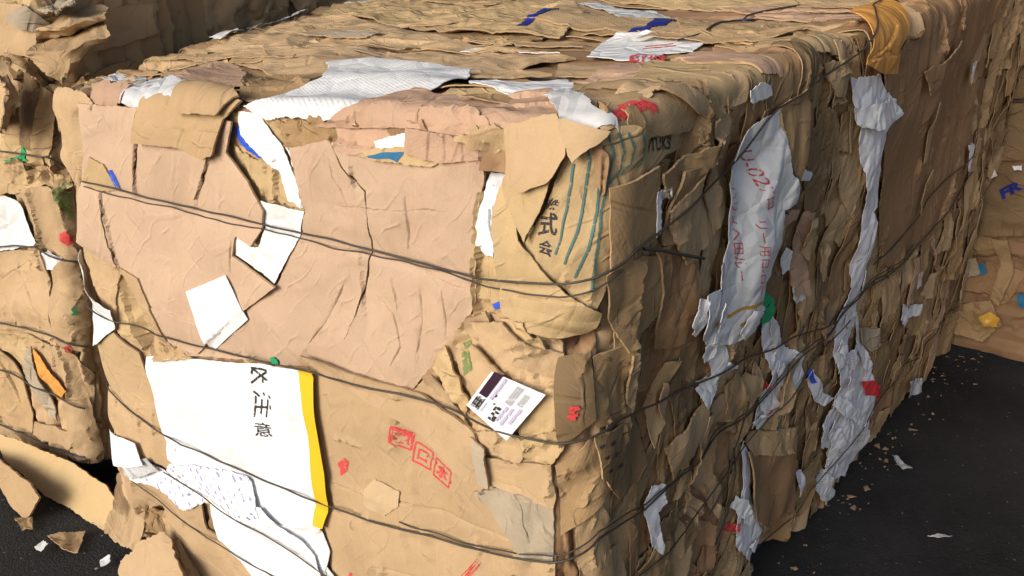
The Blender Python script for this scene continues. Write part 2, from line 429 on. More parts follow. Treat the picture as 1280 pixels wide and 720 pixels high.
# ------------------------------------------------------------------ materials
def newmat(name):
    m = bpy.data.materials.new(name); m.use_nodes = True; nt = m.node_tree
    return m, nt, nt.nodes['Principled BSDF']
def N_(nt, t, **k):
    n = nt.nodes.new(t)
    for a, b in k.items():
        if a in n.inputs: n.inputs[a].default_value = b
        else: setattr(n, a, b)
    return n
def cardboard(name, col, flute=0.35, wr=0.5, stain=0.35, rough=0.78, var=0.12, vert=False, edge=False):
    m, nt, p = newmat(name); L = nt.links.new
    uvn = N_(nt, 'ShaderNodeTexCoord'); src = uvn.outputs['UV']
    if vert: src = uvn.outputs['Object']
    oi = N_(nt, 'ShaderNodeObjectInfo')
    n1 = N_(nt, 'ShaderNodeTexNoise', Scale=5.0, Detail=5.0, Roughness=0.6); L(src, n1.inputs['Vector'])
    n2 = N_(nt, 'ShaderNodeTexNoise', Scale=38.0, Detail=6.0, Roughness=0.75); L(src, n2.inputs['Vector'])
    mp = N_(nt, 'ShaderNodeMapping'); mp.inputs['Scale'].default_value = (6, 260, 6); L(src, mp.inputs[0])
    n3 = N_(nt, 'ShaderNodeTexNoise', Scale=1.0, Detail=3.0, Roughness=0.6); L(mp.outputs[0], n3.inputs['Vector'])
    # tone = 1 + var*(noise) (+ per object shift)
    def madd(a, mul, add):
        x = N_(nt, 'ShaderNodeMath', operation='MULTIPLY_ADD'); L(a, x.inputs[0]); x.inputs[1].default_value = mul
        if isinstance(add, float): x.inputs[2].default_value = add
        else: L(add, x.inputs[2])
        return x.outputs[0]
    t = madd(n1.outputs['Fac'], var * 3, 1.0 - var * 1.5)
    t = madd(n2.outputs['Fac'], var * 1.6, madd(t, 1.0, -var * .8))
    t = madd(n3.outputs['Fac'], var * .9, madd(t, 1.0, -var * .45))
    t = madd(oi.outputs['Random'], 0.16, madd(t, 1.0, -0.08))
    hsv = N_(nt, 'ShaderNodeHueSaturation'); 
    if vert:
        at = N_(nt, 'ShaderNodeAttribute', attribute_name='tone'); L(at.outputs['Color'], hsv.inputs['Color'])
    else: hsv.inputs['Color'].default_value = (*col, 1)
    L(t, hsv.inputs['Value'])
    # water stains and dirt with their own outline
    rp = N_(nt, 'ShaderNodeValToRGB'); rp.color_ramp.elements[0].position = 0.56; rp.color_ramp.elements[1].position = 0.72
    n4 = N_(nt, 'ShaderNodeTexNoise', Scale=3.1, Detail=7.0, Roughness=0.65, Distortion=0.6); L(src, n4.inputs['Vector']); L(n4.outputs['Fac'], rp.inputs[0])
    mx = N_(nt, 'ShaderNodeMix', data_type='RGBA', blend_type='MULTIPLY'); L(hsv.outputs[0], mx.inputs['A']); mx.inputs['B'].default_value = (0.62, 0.55, 0.47, 1)
    ms = N_(nt, 'ShaderNodeMath', operation='MULTIPLY'); L(rp.outputs[0], ms.inputs[0]); ms.inputs[1].default_value = stain; L(ms.outputs[0], mx.inputs['Factor'])
    # scuffs: fine pale scratches
    mp2 = N_(nt, 'ShaderNodeMapping'); mp2.inputs['Scale'].default_value = (9, 120, 9); mp2.inputs['Rotation'].default_value = (0, 0, 0.9); L(src, mp2.inputs[0])
    n5 = N_(nt, 'ShaderNodeTexNoise', Scale=1.0, Detail=4.0, Roughness=0.7); L(mp2.outputs[0], n5.inputs['Vector'])
    rp2 = N_(nt, 'ShaderNodeValToRGB'); rp2.color_ramp.elements[0].position = 0.66; rp2.color_ramp.elements[1].position = 0.74; L(n5.outputs['Fac'], rp2.inputs[0])
    ms2 = N_(nt, 'ShaderNodeMath', operation='MULTIPLY'); L(rp2.outputs[0], ms2.inputs[0]); ms2.inputs[1].default_value = 0.35
    mx2 = N_(nt, 'ShaderNodeMix', data_type='RGBA'); L(ms2.outputs[0], mx2.inputs['Factor']); L(mx.outputs['Result'], mx2.inputs['A']); mx2.inputs['B'].default_value = (0.62, 0.50, 0.36, 1)
    # fibre specks and rubbed crease lines
    n6 = N_(nt, 'ShaderNodeTexNoise', Scale=420.0, Detail=4.0, Roughness=0.8); L(src, n6.inputs['Vector'])
    sp_ = madd(n6.outputs['Fac'], .34, 0.83)
    vo6 = N_(nt, 'ShaderNodeTexVoronoi', feature='DISTANCE_TO_EDGE', Scale=9.0); nd6 = N_(nt, 'ShaderNodeTexNoise', Scale=11.0, Detail=5.0, Roughness=.6); L(src, nd6.inputs['Vector'])
    va6 = N_(nt, 'ShaderNodeVectorMath', operation='MULTIPLY_ADD'); L(nd6.outputs['Color'], va6.inputs[0]); va6.inputs[1].default_value = (.16, .16, .16); L(src, va6.inputs[2]); L(va6.outputs[0], vo6.inputs['Vector'])
    mr = N_(nt, 'ShaderNodeMapRange'); L(vo6.outputs['Distance'], mr.inputs['Value']); mr.inputs['From Min'].default_value = 0; mr.inputs['From Max'].default_value = .018; mr.inputs['To Min'].default_value = .93; mr.inputs['To Max'].default_value = 1.0
    mk6 = N_(nt, 'ShaderNodeMath', operation='MAXIMUM'); L(mr.outputs[0], mk6.inputs[0]); gt6 = madd(n4.outputs['Fac'], -6.0, 4.0); L(gt6, mk6.inputs[1])
    mn6 = N_(nt, 'ShaderNodeMath', operation='MINIMUM'); L(mk6.outputs[0], mn6.inputs[0]); mn6.inputs[1].default_value = 1.0
    pr = N_(nt, 'ShaderNodeMath', operation='MULTIPLY'); L(sp_, pr.inputs[0]); L(mn6.outputs[0], pr.inputs[1])
    vm = N_(nt, 'ShaderNodeVectorMath', operation='SCALE'); L(mx2.outputs['Result'], vm.inputs[0]); L(pr.outputs[0], vm.inputs['Scale'])
    L(vm.outputs[0], p.inputs['Base Color'])
    p.inputs['Roughness'].default_value = rough; p.inputs['Specular IOR Level'].default_value = 0.3
    # bump: flutes, small wrinkles, fibre
    mpf = N_(nt, 'ShaderNodeMapping'); L(src, mpf.inputs[0])
    wv = N_(nt, 'ShaderNodeTexWave', Scale=62.0, Distortion=0.6, Detail=1.0); wv.bands_direction = 'Y'; L(mpf.outputs[0], wv.inputs['Vector'])
    hsum = None
    for k, (rt, sc, ds) in enumerate([(0.25, 3.1, 3.0), (1.35, 4.3, 4.0), (2.3, 6.1, 3.5), (0.8, 9.7, 5.0)]):
        mw = N_(nt, 'ShaderNodeMapping'); mw.inputs['Rotation'].default_value = (0, 0, rt); mw.inputs['Location'].default_value = (k * 3.1, k * 1.7, k); L(src, mw.inputs[0])
        ww = N_(nt, 'ShaderNodeTexWave', Scale=sc, Distortion=ds, Detail=2.0); ww.inputs['Detail Scale'].default_value = 1.2; L(mw.outputs[0], ww.inputs['Vector'])
        rr_ = N_(nt, 'ShaderNodeMapRange'); L(ww.outputs['Fac'], rr_.inputs['Value']); rr_.inputs['From Min'].default_value = .90; rr_.inputs['From Max'].default_value = 1.0
        nm = N_(nt, 'ShaderNodeTexNoise', Scale=7.0 + 3 * k, Detail=2.0); L(mw.outputs[0], nm.inputs['Vector'])
        rm_ = N_(nt, 'ShaderNodeMapRange'); L(nm.outputs['Fac'], rm_.inputs['Value']); rm_.inputs['From Min'].default_value = .48; rm_.inputs['From Max'].default_value = .66
        mu = N_(nt, 'ShaderNodeMath', operation='MULTIPLY'); L(rr_.outputs[0], mu.inputs[0]); L(rm_.outputs[0], mu.inputs[1])
        if hsum is None: hsum = mu.outputs[0]
        else:
            ad = N_(nt, 'ShaderNodeMath', operation='ADD' if k % 2 else 'SUBTRACT'); L(hsum, ad.inputs[0]); L(mu.outputs[0], ad.inputs[1]); hsum = ad.outputs[0]
    b1 = N_(nt, 'ShaderNodeBump', Strength=min(1, wr * 1.5), Distance=0.003); L(hsum, b1.inputs['Height'])
    b2 = N_(nt, 'ShaderNodeBump', Strength=flute, Distance=0.00035); L(wv.outputs['Fac'], b2.inputs['Height']); L(b1.outputs[0], b2.inputs['Normal'])
    b3 = N_(nt, 'ShaderNodeBump', Strength=0.5, Distance=0.0035); L(n2.outputs['Fac'], b3.inputs['Height']); L(b2.outputs[0], b3.inputs['Normal'])
    L(b3.outputs[0], p.inputs['Normal'])
    return m
def paper(name, col, rough=0.6, wr=0.5, dirt=0.3, lines=None, spec=0.3):
    m, nt, p = newmat(name); L = nt.links.new
    tc = N_(nt, 'ShaderNodeTexCoord'); src = tc.outputs['UV']
    n1 = N_(nt, 'ShaderNodeTexNoise', Scale=9.0, Detail=6.0, Roughness=0.65, Distortion=.4); L(src, n1.inputs['Vector'])
    rp = N_(nt, 'ShaderNodeValToRGB'); rp.color_ramp.elements[0].position = 0.52; rp.color_ramp.elements[1].position = 0.75; L(n1.outputs['Fac'], rp.inputs[0])
    ms = N_(nt, 'ShaderNodeMath', operation='MULTIPLY'); L(rp.outputs[0], ms.inputs[0]); ms.inputs[1].default_value = dirt
    mx = N_(nt, 'ShaderNodeMix', data_type='RGBA'); L(ms.outputs[0], mx.inputs['Factor']); mx.inputs['A'].default_value = (*col, 1); mx.inputs['B'].default_value = (col[0] * .62, col[1] * .57, col[2] * .5, 1)
    out = mx.outputs['Result']
    if lines:      # rows of small print
        sc, colr, dens = lines
        wv = N_(nt, 'ShaderNodeTexWave', Scale=sc, Distortion=0.0); wv.bands_direction = 'Y'; L(src, wv.inputs['Vector'])
        mp = N_(nt, 'ShaderNodeMapping'); mp.inputs['Scale'].default_value = (sc * 5, sc * 1.6, 1); L(src, mp.inputs[0])
        nn = N_(nt, 'ShaderNodeTexNoise', Scale=1.0, Detail=1.0); L(mp.outputs[0], nn.inputs['Vector'])
        a = N_(nt, 'ShaderNodeMath', operation='GREATER_THAN'); L(wv.outputs['Fac'], a.inputs[0]); a.inputs[1].default_value = 0.72
        b = N_(nt, 'ShaderNodeMath', operation='GREATER_THAN'); L(nn.outputs['Fac'], b.inputs[0]); b.inputs[1].default_value = dens
        c = N_(nt, 'ShaderNodeMath', operation='MULTIPLY'); L(a.outputs[0], c.inputs[0]); L(b.outputs[0], c.inputs[1])
        c2 = N_(nt, 'ShaderNodeMath', operation='MULTIPLY'); L(c.outputs[0], c2.inputs[0]); c2.inputs[1].default_value = .75
        m2 = N_(nt, 'ShaderNodeMix', data_type='RGBA'); L(c2.outputs[0], m2.inputs['Factor']); L(out, m2.inputs['A']); m2.inputs['B'].default_value = (*colr, 1); out = m2.outputs['Result']
    L(out, p.inputs['Base Color']); p.inputs['Roughness'].default_value = rough; p.inputs['Specular IOR Level'].default_value = spec
    vo = N_(nt, 'ShaderNodeTexVoronoi', feature='DISTANCE_TO_EDGE', Scale=19.0); L(src, vo.inputs['Vector'])
    cl = N_(nt, 'ShaderNodeMath', operation='MINIMUM'); L(vo.outputs['Distance'], cl.inputs[0]); cl.inputs[1].default_value = 0.2
    b1 = N_(nt, 'ShaderNodeBump', Strength=wr, Distance=0.02); L(cl.outputs[0], b1.inputs['Height'])
    n2 = N_(nt, 'ShaderNodeTexNoise', Scale=30.0, Detail=4.0); L(src, n2.inputs['Vector'])
    b2 = N_(nt, 'ShaderNodeBump', Strength=wr * .6, Distance=0.006); L(n2.outputs['Fac'], b2.inputs['Height']); L(b1.outputs[0], b2.inputs['Normal'])
    L(b2.outputs[0], p.inputs['Normal'])
    return m
def plain(name, col, rough=0.7, metal=0.0, spec=0.3, spread=0.25, scale=60.0):
    m, nt, p = newmat(name); L = nt.links.new
    tc = N_(nt, 'ShaderNodeTexCoord'); n = N_(nt, 'ShaderNodeTexNoise', Scale=scale, Detail=4.0, Roughness=.7); L(tc.outputs['Object'], n.inputs['Vector'])
    h = N_(nt, 'ShaderNodeHueSaturation'); h.inputs['Color'].default_value = (*col, 1)
    a = N_(nt, 'ShaderNodeMath', operation='MULTIPLY_ADD'); L(n.outputs['Fac'], a.inputs[0]); a.inputs[1].default_value = spread * 2; a.inputs[2].default_value = 1 - spread; L(a.outputs[0], h.inputs['Value'])
    L(h.outputs[0], p.inputs['Base Color']); p.inputs['Roughness'].default_value = rough; p.inputs['Metallic'].default_value = metal; p.inputs['Specular IOR Level'].default_value = spec
    return m
def ink(name, col, cover=0.85):
    """worn print: lets patches of what lies below through"""
    m, nt, p = newmat(name); L = nt.links.new
    tc = N_(nt, 'ShaderNodeTexCoord'); n = N_(nt, 'ShaderNodeTexNoise', Scale=220.0, Detail=3.0); L(tc.outputs['Object'], n.inputs['Vector'])
    p.inputs['Base Color'].default_value = (*col, 1); p.inputs['Roughness'].default_value = .7
    r = N_(nt, 'ShaderNodeValToRGB'); r.color_ramp.elements[0].position = 0.30 + (1 - cover) * .3; r.color_ramp.elements[1].position = 0.42 + (1 - cover) * .3
    L(n.outputs['Fac'], r.inputs[0]); L(r.outputs[0], p.inputs['Alpha'])
    return m

M = {}
M['peach'] = cardboard('peach_cardboard', (0.455, 0.325, 0.23), flute=.35, wr=.3, stain=.38, var=.09)
M['kraft'] = cardboard('kraft_cardboard', (0.43, 0.302, 0.175), flute=.3, wr=.25, stain=.45)
M['kraft2'] = cardboard('yellow_kraft_cardboard', (0.45, 0.325, 0.175), flute=.15, wr=.5, stain=.3)
M['tan'] = cardboard('tan_cardboard', (0.40, 0.275, 0.15), flute=.3, wr=.4, stain=.3)
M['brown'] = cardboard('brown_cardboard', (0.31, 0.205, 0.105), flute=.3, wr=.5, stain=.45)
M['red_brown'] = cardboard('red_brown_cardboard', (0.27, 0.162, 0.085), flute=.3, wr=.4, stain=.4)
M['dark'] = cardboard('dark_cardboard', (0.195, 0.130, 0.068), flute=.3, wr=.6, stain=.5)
M['pink'] = cardboard('pinkish_cardboard', (0.42, 0.275, 0.19), flute=.3, wr=.4, stain=.25)
M['grey'] = cardboard('grey_cardboard', (0.36, 0.30, 0.22), flute=.1, wr=.7, stain=.4)
M['board'] = cardboard('stiff_board', (0.52, 0.375, 0.195), flute=.1, wr=.12, stain=.2, var=.05)
M['layers'] = cardboard('crushed_layers', (1, 1, 1), flute=.0, wr=.0, stain=.5, vert=True)
M['rim'] = cardboard('cut_cardboard_edge', (0.36, 0.25, 0.145), flute=.0, wr=.2, stain=.5, var=.3)
M['white'] = paper('white_paper', (0.70, 0.71, 0.73), wr=.6, dirt=.35)
M['white_gloss'] = paper('white_sack_paper', (0.73, 0.75, 0.78), rough=.45, wr=.3, dirt=.14)
M['lav'] = paper('lavender_paper', (0.76, 0.76, 0.81), wr=.6, dirt=.3)
M['greyp'] = paper('grey_paper', (0.52, 0.53, 0.54), wr=.6, dirt=.5)
M['printed'] = paper('paper_with_rows_of_print', (0.68, 0.69, 0.71), wr=.3, dirt=.2, lines=(58.0, (0.40, 0.41, 0.44), .45))
M['blueprint'] = paper('paper_with_blue_print', (0.80, 0.81, 0.86), wr=.6, dirt=.15, lines=(17.0, (0.10, 0.10, 0.36), .54))
M['tape'] = paper('old_packing_tape', (0.50, 0.37, 0.23), rough=.3, wr=.2, dirt=.4)
M['plastic'] = paper('clear_wrap', (0.55, 0.57, 0.60), rough=.25, wr=.9, dirt=.4, spec=.6)
M['orange'] = paper('orange_envelope', (0.62, 0.30, 0.075), wr=.6, dirt=.3)
M['yellow'] = plain('yellow_ink', (0.66, 0.43, 0.02), .5, spread=.05)
M['blue'] = plain('blue_tape', (0.02, 0.03, 0.22), .4, spread=.2)
M['royal'] = plain('royal_blue_ink', (0.03, 0.09, 0.55), .5)
M['cyan'] = plain('cyan_ink', (0.02, 0.13, 0.27), .5)
M['teal'] = ink('teal_ink', (0.055, 0.15, 0.15), .95)
M['green'] = plain('green_ink', (0.02, 0.32, 0.13), .5)
M['olive'] = ink('olive_ink', (0.16, 0.22, 0.07), .75)
M['red'] = ink('red_ink', (0.62, 0.055, 0.06), .8)
M['redsolid'] = plain('red_label', (0.6, 0.04, 0.05), .5)
M['black'] = ink('black_ink', (0.02, 0.02, 0.025), .95)
M['greyink'] = ink('grey_ink', (0.30, 0.30, 0.36), .9)
M['violet'] = ink('violet_ink', (0.42, 0.38, 0.58), .9)
M['label_dark'] = plain('dark_label_ink', (0.035, 0.015, 0.03), .4)
M['wire'] = plain('baling_wire_steel', (0.075, 0.068, 0.06), .55, metal=.5, spread=.4)
M['foil'] = plain('black_film', (0.012, 0.012, 0.014), .3, spec=.5)
M['gold'] = plain('amber_tape', (0.55, 0.30, 0.04), .3, spec=.5)
# ------------------------------------------------------------------ ground
def make_ground():
    m, nt, p = newmat('black_asphalt'); L = nt.links.new
    tc = N_(nt, 'ShaderNodeTexCoord'); src = tc.outputs['Object']
    n1 = N_(nt, 'ShaderNodeTexNoise', Scale=2.2, Detail=8.0, Roughness=.65); L(src, n1.inputs['Vector'])
    r1 = N_(nt, 'ShaderNodeValToRGB'); e = r1.color_ramp.elements; e[0].position = .3; e[0].color = (.009, .009, .010, 1); e[1].position = .72; e[1].color = (.034, .034, .036, 1); L(n1.outputs['Fac'], r1.inputs[0])
    # pale dust and paper fibres trodden into the surface
    n2 = N_(nt, 'ShaderNodeTexNoise', Scale=55.0, Detail=6.0, Roughness=.8, Distortion=.8); L(src, n2.inputs['Vector'])
    r2 = N_(nt, 'ShaderNodeValToRGB'); r2.color_ramp.elements[0].position = .58; r2.color_ramp.elements[1].position = .80; L(n2.outputs['Fac'], r2.inputs[0])
    n3 = N_(nt, 'ShaderNodeTexNoise', Scale=4.5, Detail=4.0); L(src, n3.inputs['Vector'])
    r3 = N_(nt, 'ShaderNodeValToRGB'); r3.color_ramp.elements[0].position = .42; r3.color_ramp.elements[1].position = .75; L(n3.outputs['Fac'], r3.inputs[0])
    mm = N_(nt, 'ShaderNodeMath', operation='MULTIPLY'); L(r2.outputs[0], mm.inputs[0]); L(r3.outputs[0], mm.inputs[1])
    mx = N_(nt, 'ShaderNodeMix', data_type='RGBA'); L(mm.outputs[0], mx.inputs['Factor']); L(r1.outputs[0], mx.inputs['A']); mx.inputs['B'].default_value = (.14, .135, .125, 1)
    L(mx.outputs['Result'], p.inputs['Base Color']); p.inputs['Roughness'].default_value = .8; p.inputs['Specular IOR Level'].default_value = .25
    v = N_(nt, 'ShaderNodeTexVoronoi', Scale=170.0); L(src, v.inputs['Vector'])
    b = N_(nt, 'ShaderNodeBump', Strength=.6, Distance=.004); L(v.outputs['Distance'], b.inputs['Height'])
    b2 = N_(nt, 'ShaderNodeBump', Strength=.5, Distance=.012); L(n2.outputs['Fac'], b2.inputs['Height']); L(b.outputs[0], b2.inputs['Normal']); L(b2.outputs[0], p.inputs['Normal'])
    g = np.concatenate([[-60, -20, -8], np.arange(-4, 6.01, .08), [10, 25, 60]])
    X, Y = np.meshgrid(g, g); Z = .006 * pn(X / .7, Y / .7, 3) * (np.abs(X) < 6) * (np.abs(Y) < 6) - .004
    o = mesh_obj('asphalt_ground', np.stack([X, Y, Z], -1).reshape(-1, 3), [grid_faces(len(g), len(g))], m)
    tag(o, kind='structure')
make_ground()

# unseen roof, added to block overhead light and leave daylight from the camera side
def make_shade_roof():
    m = plain('shade_roof_metal', (.22, .22, .21), .6, spread=.15, scale=3.0)
    y = np.arange(2.2, 16, .06); z = 4.6 + .02 * np.sin(y * 2 * np.pi / .25); x = np.array([-9., 9.])
    X, Y = np.meshgrid(x, y); Z = np.repeat(z, 2).reshape(-1, 2)
    o = mesh_obj('unseen_shade_roof', np.stack([X, Y, Z], -1).reshape(-1, 3), [grid_faces(2, len(y))], m); tag(o, kind='structure')
make_shade_roof()
# ------------------------------------------------------------------ the bale in front
MB = Bale(dict(nlb=(-0.935, 1.77, 0), nrb=(0.066, 1.005, 0), flb=(0.0, 3.45, 0), frb=(1.545, 2.80, 0),
               nlt=(-0.88, 1.70, 1.076), nrt=(0.112, 1.035, 1.158), flt=(-0.15, 3.35, 1.25), frt=(1.60, 2.83, 1.235)),
          1.26, 2.32, 1.155, r=.038, r2=.014)
MB.root = thing('cardboard_bale', 'big wire-tied cardboard bale in the middle, with a white and yellow sheet', 'bale')
R = MB.root
CB = Chart(MB, 'B', -0.5, MB.W + MB.L + .02, -0.12, MB.H, 0.003, (-.02, MB.W + MB.L, -.02, MB.H))
CT = Chart(MB, 'T', -0.06, MB.W + .07, -0.07, MB.L, 0.004, (0, MB.W, 0, MB.L))

def strip_field(ch, U, V, seed, cell, horiz=False, amp=0.012):
    """pressed layers seen on edge: long shingled strips, each with its own height and tone"""
    a, b = (U, V) if not horiz else (V, U)
    wa = a + 0.035 * pn(b / .22, a / .3, seed) + 0.012 * pn(b / .06, a / .06, seed + 1)
    q = wa / cell; i = np.floor(q); f = q - i
    bb = b / (cell * 5) + _hash(i, i * 0, seed + 2) * 9 + .25 * pn(a / .04, b / .1, seed + 6); j = np.floor(bb); g = bb - j
    hh = _hash(i, j, seed + 3)
    h = amp * (hh - .5) * 1.6 + amp * .9 * (f - .5) * np.where(_hash(i, j, seed + 4) > .5, 1, -1) - amp * .8 * np.exp(-f / .06) - amp * .5 * np.exp(-g / .03)
    return h, _hash(i, j, seed + 5)
tones = np.array([(.32, .20, .11), (.25, .155, .085), (.36, .235, .13), (.40, .27, .15), (.22, .13, .07), (.29, .17, .10), (.44, .31, .18), (.34, .24, .14)])
def base_fill(ch, seed, cell, horiz, amp, cr=.006, bulge=.010):
    h, tn = strip_field(ch, ch.U, ch.V, seed, cell, horiz, amp)
    h += cr * crumple(ch.U, ch.V, seed + 50, .11) + bulge * pn(ch.U / .35, ch.V / .35, seed + 60)
    ch.H[:] = h; ch.tone = tn
def base_mesh(ch, name, step, mat, parent):
    u = np.arange(ch.u0, ch.u0 + (ch.nu - 1) * ch.res, step); v = np.arange(ch.v0, ch.v0 + (ch.nv - 1) * ch.res, step)
    U, V = np.meshgrid(u, v); h = ch.samp(ch.H0, U, V)
    P = ch.pos(U.ravel(), V.ravel(), h.ravel())
    j = np.clip(((V - ch.v0) / ch.res).round().astype(int), 0, ch.nv - 1); i = np.clip(((U - ch.u0) / ch.res).round().astype(int), 0, ch.nu - 1)
    c = tones[(ch.tone[j, i] * 7.99).astype(int)].reshape(-1, 3); c = np.concatenate([c, np.ones((len(c), 1))], 1)
    o = mesh_obj(name, P, [grid_faces(len(u), len(v), flip=(ch.kind == 'B'))], mat, parent, col=c, smooth=True)
    return tag(o, kind='stuff')
def carve(ch, px, depth, uv=None, soft=.008):
    p = ch.inv(px) if uv is None else np.array(uv); D = seg_dist(ch.U, ch.V, p); ins = inside(ch.U, ch.V, p)
    ch.H -= depth * np.clip(D / soft, 0, 1) * ins * (1 + .35 * pn(ch.U / .03, ch.V / .03, 8))

base_fill(CB, 7, .034, False, .016)
# the front is calmer than the right side
frontmask = np.clip((MB.W - .02 - CB.U) / .05, 0, 1); CB.H *= 1 - .35 * frontmask
base_fill(CT, 21, .07, True, .007, .003, .004)
for p, d in [([(692, 432), (745, 385), (752, 420), (735, 440), (712, 448)], .05), ([(604, 195), (632, 190), (640, 245), (604, 225)], .05),
             ([(150, 330), (165, 345), (205, 420), (190, 455), (160, 390)], .05), ([(812, 235), (838, 225), (830, 300), (812, 300)], .035),
             ([(176, 640), (200, 632), (215, 690), (185, 700)], .06), ([(940, 660), (985, 640), (975, 700), (930, 720)], .05),
             ([(1108, 190), (1125, 200), (1115, 260), (1100, 290)], .04), ([(860, 560), (900, 520), (890, 600), (850, 660)], .03)]:
    carve(CB, p, d)
for p, d in [([(158, 90), (205, 82), (200, 100), (165, 102)], .03), ([(305, 60), (322, 30), (345, 20), (330, 50)], .03)]:
    carve(CT, p, d)
CB.H0 = CB.H.copy(); CT.H0 = CT.H.copy()
base_mesh(CB, 'crushed_layers', .0042, M['layers'], R); base_mesh(CT, 'crushed_layers', .006, M['layers'], R)

# baling wires: (pixel polyline on the skin)
WIRES = [[(105, 226), (230, 257), (400, 297), (520, 325), (600, 344), (650, 354), (700, 356), (742, 347), (790, 315), (850, 268), (915, 200), (975, 135), (1060, 62), (1130, -5)],
         [(105, 378), (160, 402), (240, 430), (300, 445), (400, 466), (500, 492), (600, 525), (690, 551), (760, 530), (850, 487), (950, 440), (1030, 398), (1090, 355), (1150, 300), (1215, 215)],
         [(110, 482), (160, 512), (230, 555), (300, 588), (380, 620), (480, 655), (580, 683), (660, 700), (692, 697), (745, 672), (800, 635), (850, 590), (930, 520), (990, 455), (1060, 385), (1140, 310)],
         [(165, 600), (215, 640), (260, 672), (330, 715), (420, 775)],
         [(205, 590), (270, 628), (330, 665), (400, 712), (500, 770)],
         [(790, 720), (850, 660), (905, 590), (960, 515), (1010, 455), (1060, 400)],
         [(955, 690), (1010, 612), (1080, 520), (1160, 420), (1190, 380)]]
wpaths = [wire_path(CB, w_) for w_ in WIRES]
Dw = np.full(CB.U.shape, 9.)
for p_ in wpaths:
    q = p_[::4]; a0, b0 = q.min(0) - .08; a1, b1 = q.max(0) + .08
    sl_ = (slice(max(0, int((b0 - CB.v0) / CB.res)), int((b1 - CB.v0) / CB.res)), slice(max(0, int((a0 - CB.u0) / CB.res)), int((a1 - CB.u0) / CB.res)))
    Dw[sl_] = np.minimum(Dw[sl_], seg_dist(CB.U[sl_], CB.V[sl_], q, False))
CB.indent = .007 * np.exp(-Dw / .022)

def cbd(ch, mat, px, **k):
    k.setdefault('rim', M['rim'])
    if ch is CB and np.mean([p_[0] for p_ in px]) > 745: k.setdefault('an', (1, .35)); k['amp'] = k.get('amp', .003) * 1.3; k['lumps'] = k.get('lumps', 0) * .5
    return sheet(ch, k.pop('parent', R), M[mat], px=px, **k)
def pap(ch, mat, px, **k):
    k.setdefault('t', .0012); k.setdefault('name', 'paper_sheet'); k.setdefault('jag', .002); k.setdefault('amp', .003); k.setdefault('off', .004)
    return sheet(ch, k.pop('parent', R), M[mat], px=px, **k)
def auto(ch, parent, n, ur, vr, wr_, hr, mats, seed, amp=.006, off=.004, curl=.006, name='torn_strip', lean=.18, sp=.006, jag=.002, t=.002, lumps=.0, face=None, an=(1, 1), css=(.05, .08, .12), join=None):
    r = random.Random(seed); made = []
    for k in range(n):
        for _ in range(20):
            u = r.uniform(*ur); v = r.uniform(*vr)
            if face is None or face(u, v): break
        wd = r.uniform(*wr_) / 2; ht = r.uniform(*hr) / 2; ln = r.uniform(-lean, lean)
        pts = []
        for (cx, cy) in [(-1, -1), (1, -1), (1, 1), (-1, 1)]:
            x = cx * wd * r.uniform(.6, 1.15); y = cy * ht * r.uniform(.7, 1.1)
            if r.random() < .35:      # a torn-off corner
                for (fx, fy) in ([(.25, 1), (1, .45)] if cx * cy > 0 else [(1, .45), (.25, 1)])[::(1 if cy > 0 else 1)]:
                    pts.append((u + x * fx - ln * y * fy, v + y * fy))
            else: pts.append((u + x - ln * y, v + y + ln * x * .3))
        cxm = sum(p[0] for p in pts) / len(pts); cym = sum(p[1] for p in pts) / len(pts); pts.sort(key=lambda p: math.atan2((p[1] - cym) / ht, (p[0] - cxm) / wd))
        made.append(sheet(ch, parent, M[r.choice(mats)], uv=pts, off=off + r.random() * .004, amp=amp * r.uniform(.6, 1.5), cs=r.choice(css), curl=curl * r.uniform(.2, 1.4),
              cw=r.uniform(.008, .03), jag=jag, sp=sp, t=t, rim=M['rim'], name=name, lumps=lumps, an=an, rot=r.choice([0, 1.57]) + r.uniform(-.1, .1), ind=.6))
        if made[-1] is None: made.pop()
    if join and made: return merge(made, join, parent)
W_ = MB.W
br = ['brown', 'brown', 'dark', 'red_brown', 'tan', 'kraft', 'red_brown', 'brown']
# ---- under-layers
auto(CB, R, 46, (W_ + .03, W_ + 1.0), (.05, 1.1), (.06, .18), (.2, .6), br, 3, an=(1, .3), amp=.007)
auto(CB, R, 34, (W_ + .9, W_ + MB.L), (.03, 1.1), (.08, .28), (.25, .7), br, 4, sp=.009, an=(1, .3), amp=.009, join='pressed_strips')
auto(CB, R, 26, (0, W_ - .02), (.1, 1.1), (.1, .3), (.1, .3), ['kraft', 'kraft2', 'tan', 'kraft'], 5)
auto(CT, R, 20, (0, W_), (0.02, .9), (.25, .6), (.08, .2), ['kraft', 'tan', 'brown', 'kraft2', 'tan'], 6, amp=.004, an=(.4, 1), join='pressed_strips', lean=.1, lumps=.002)
auto(CT, R, 16, (0, W_), (.7, 2.0), (.35, .8), (.12, .3), ['kraft', 'tan', 'brown', 'kraft2', 'tan'], 8, amp=.004, lean=.1, sp=.012)

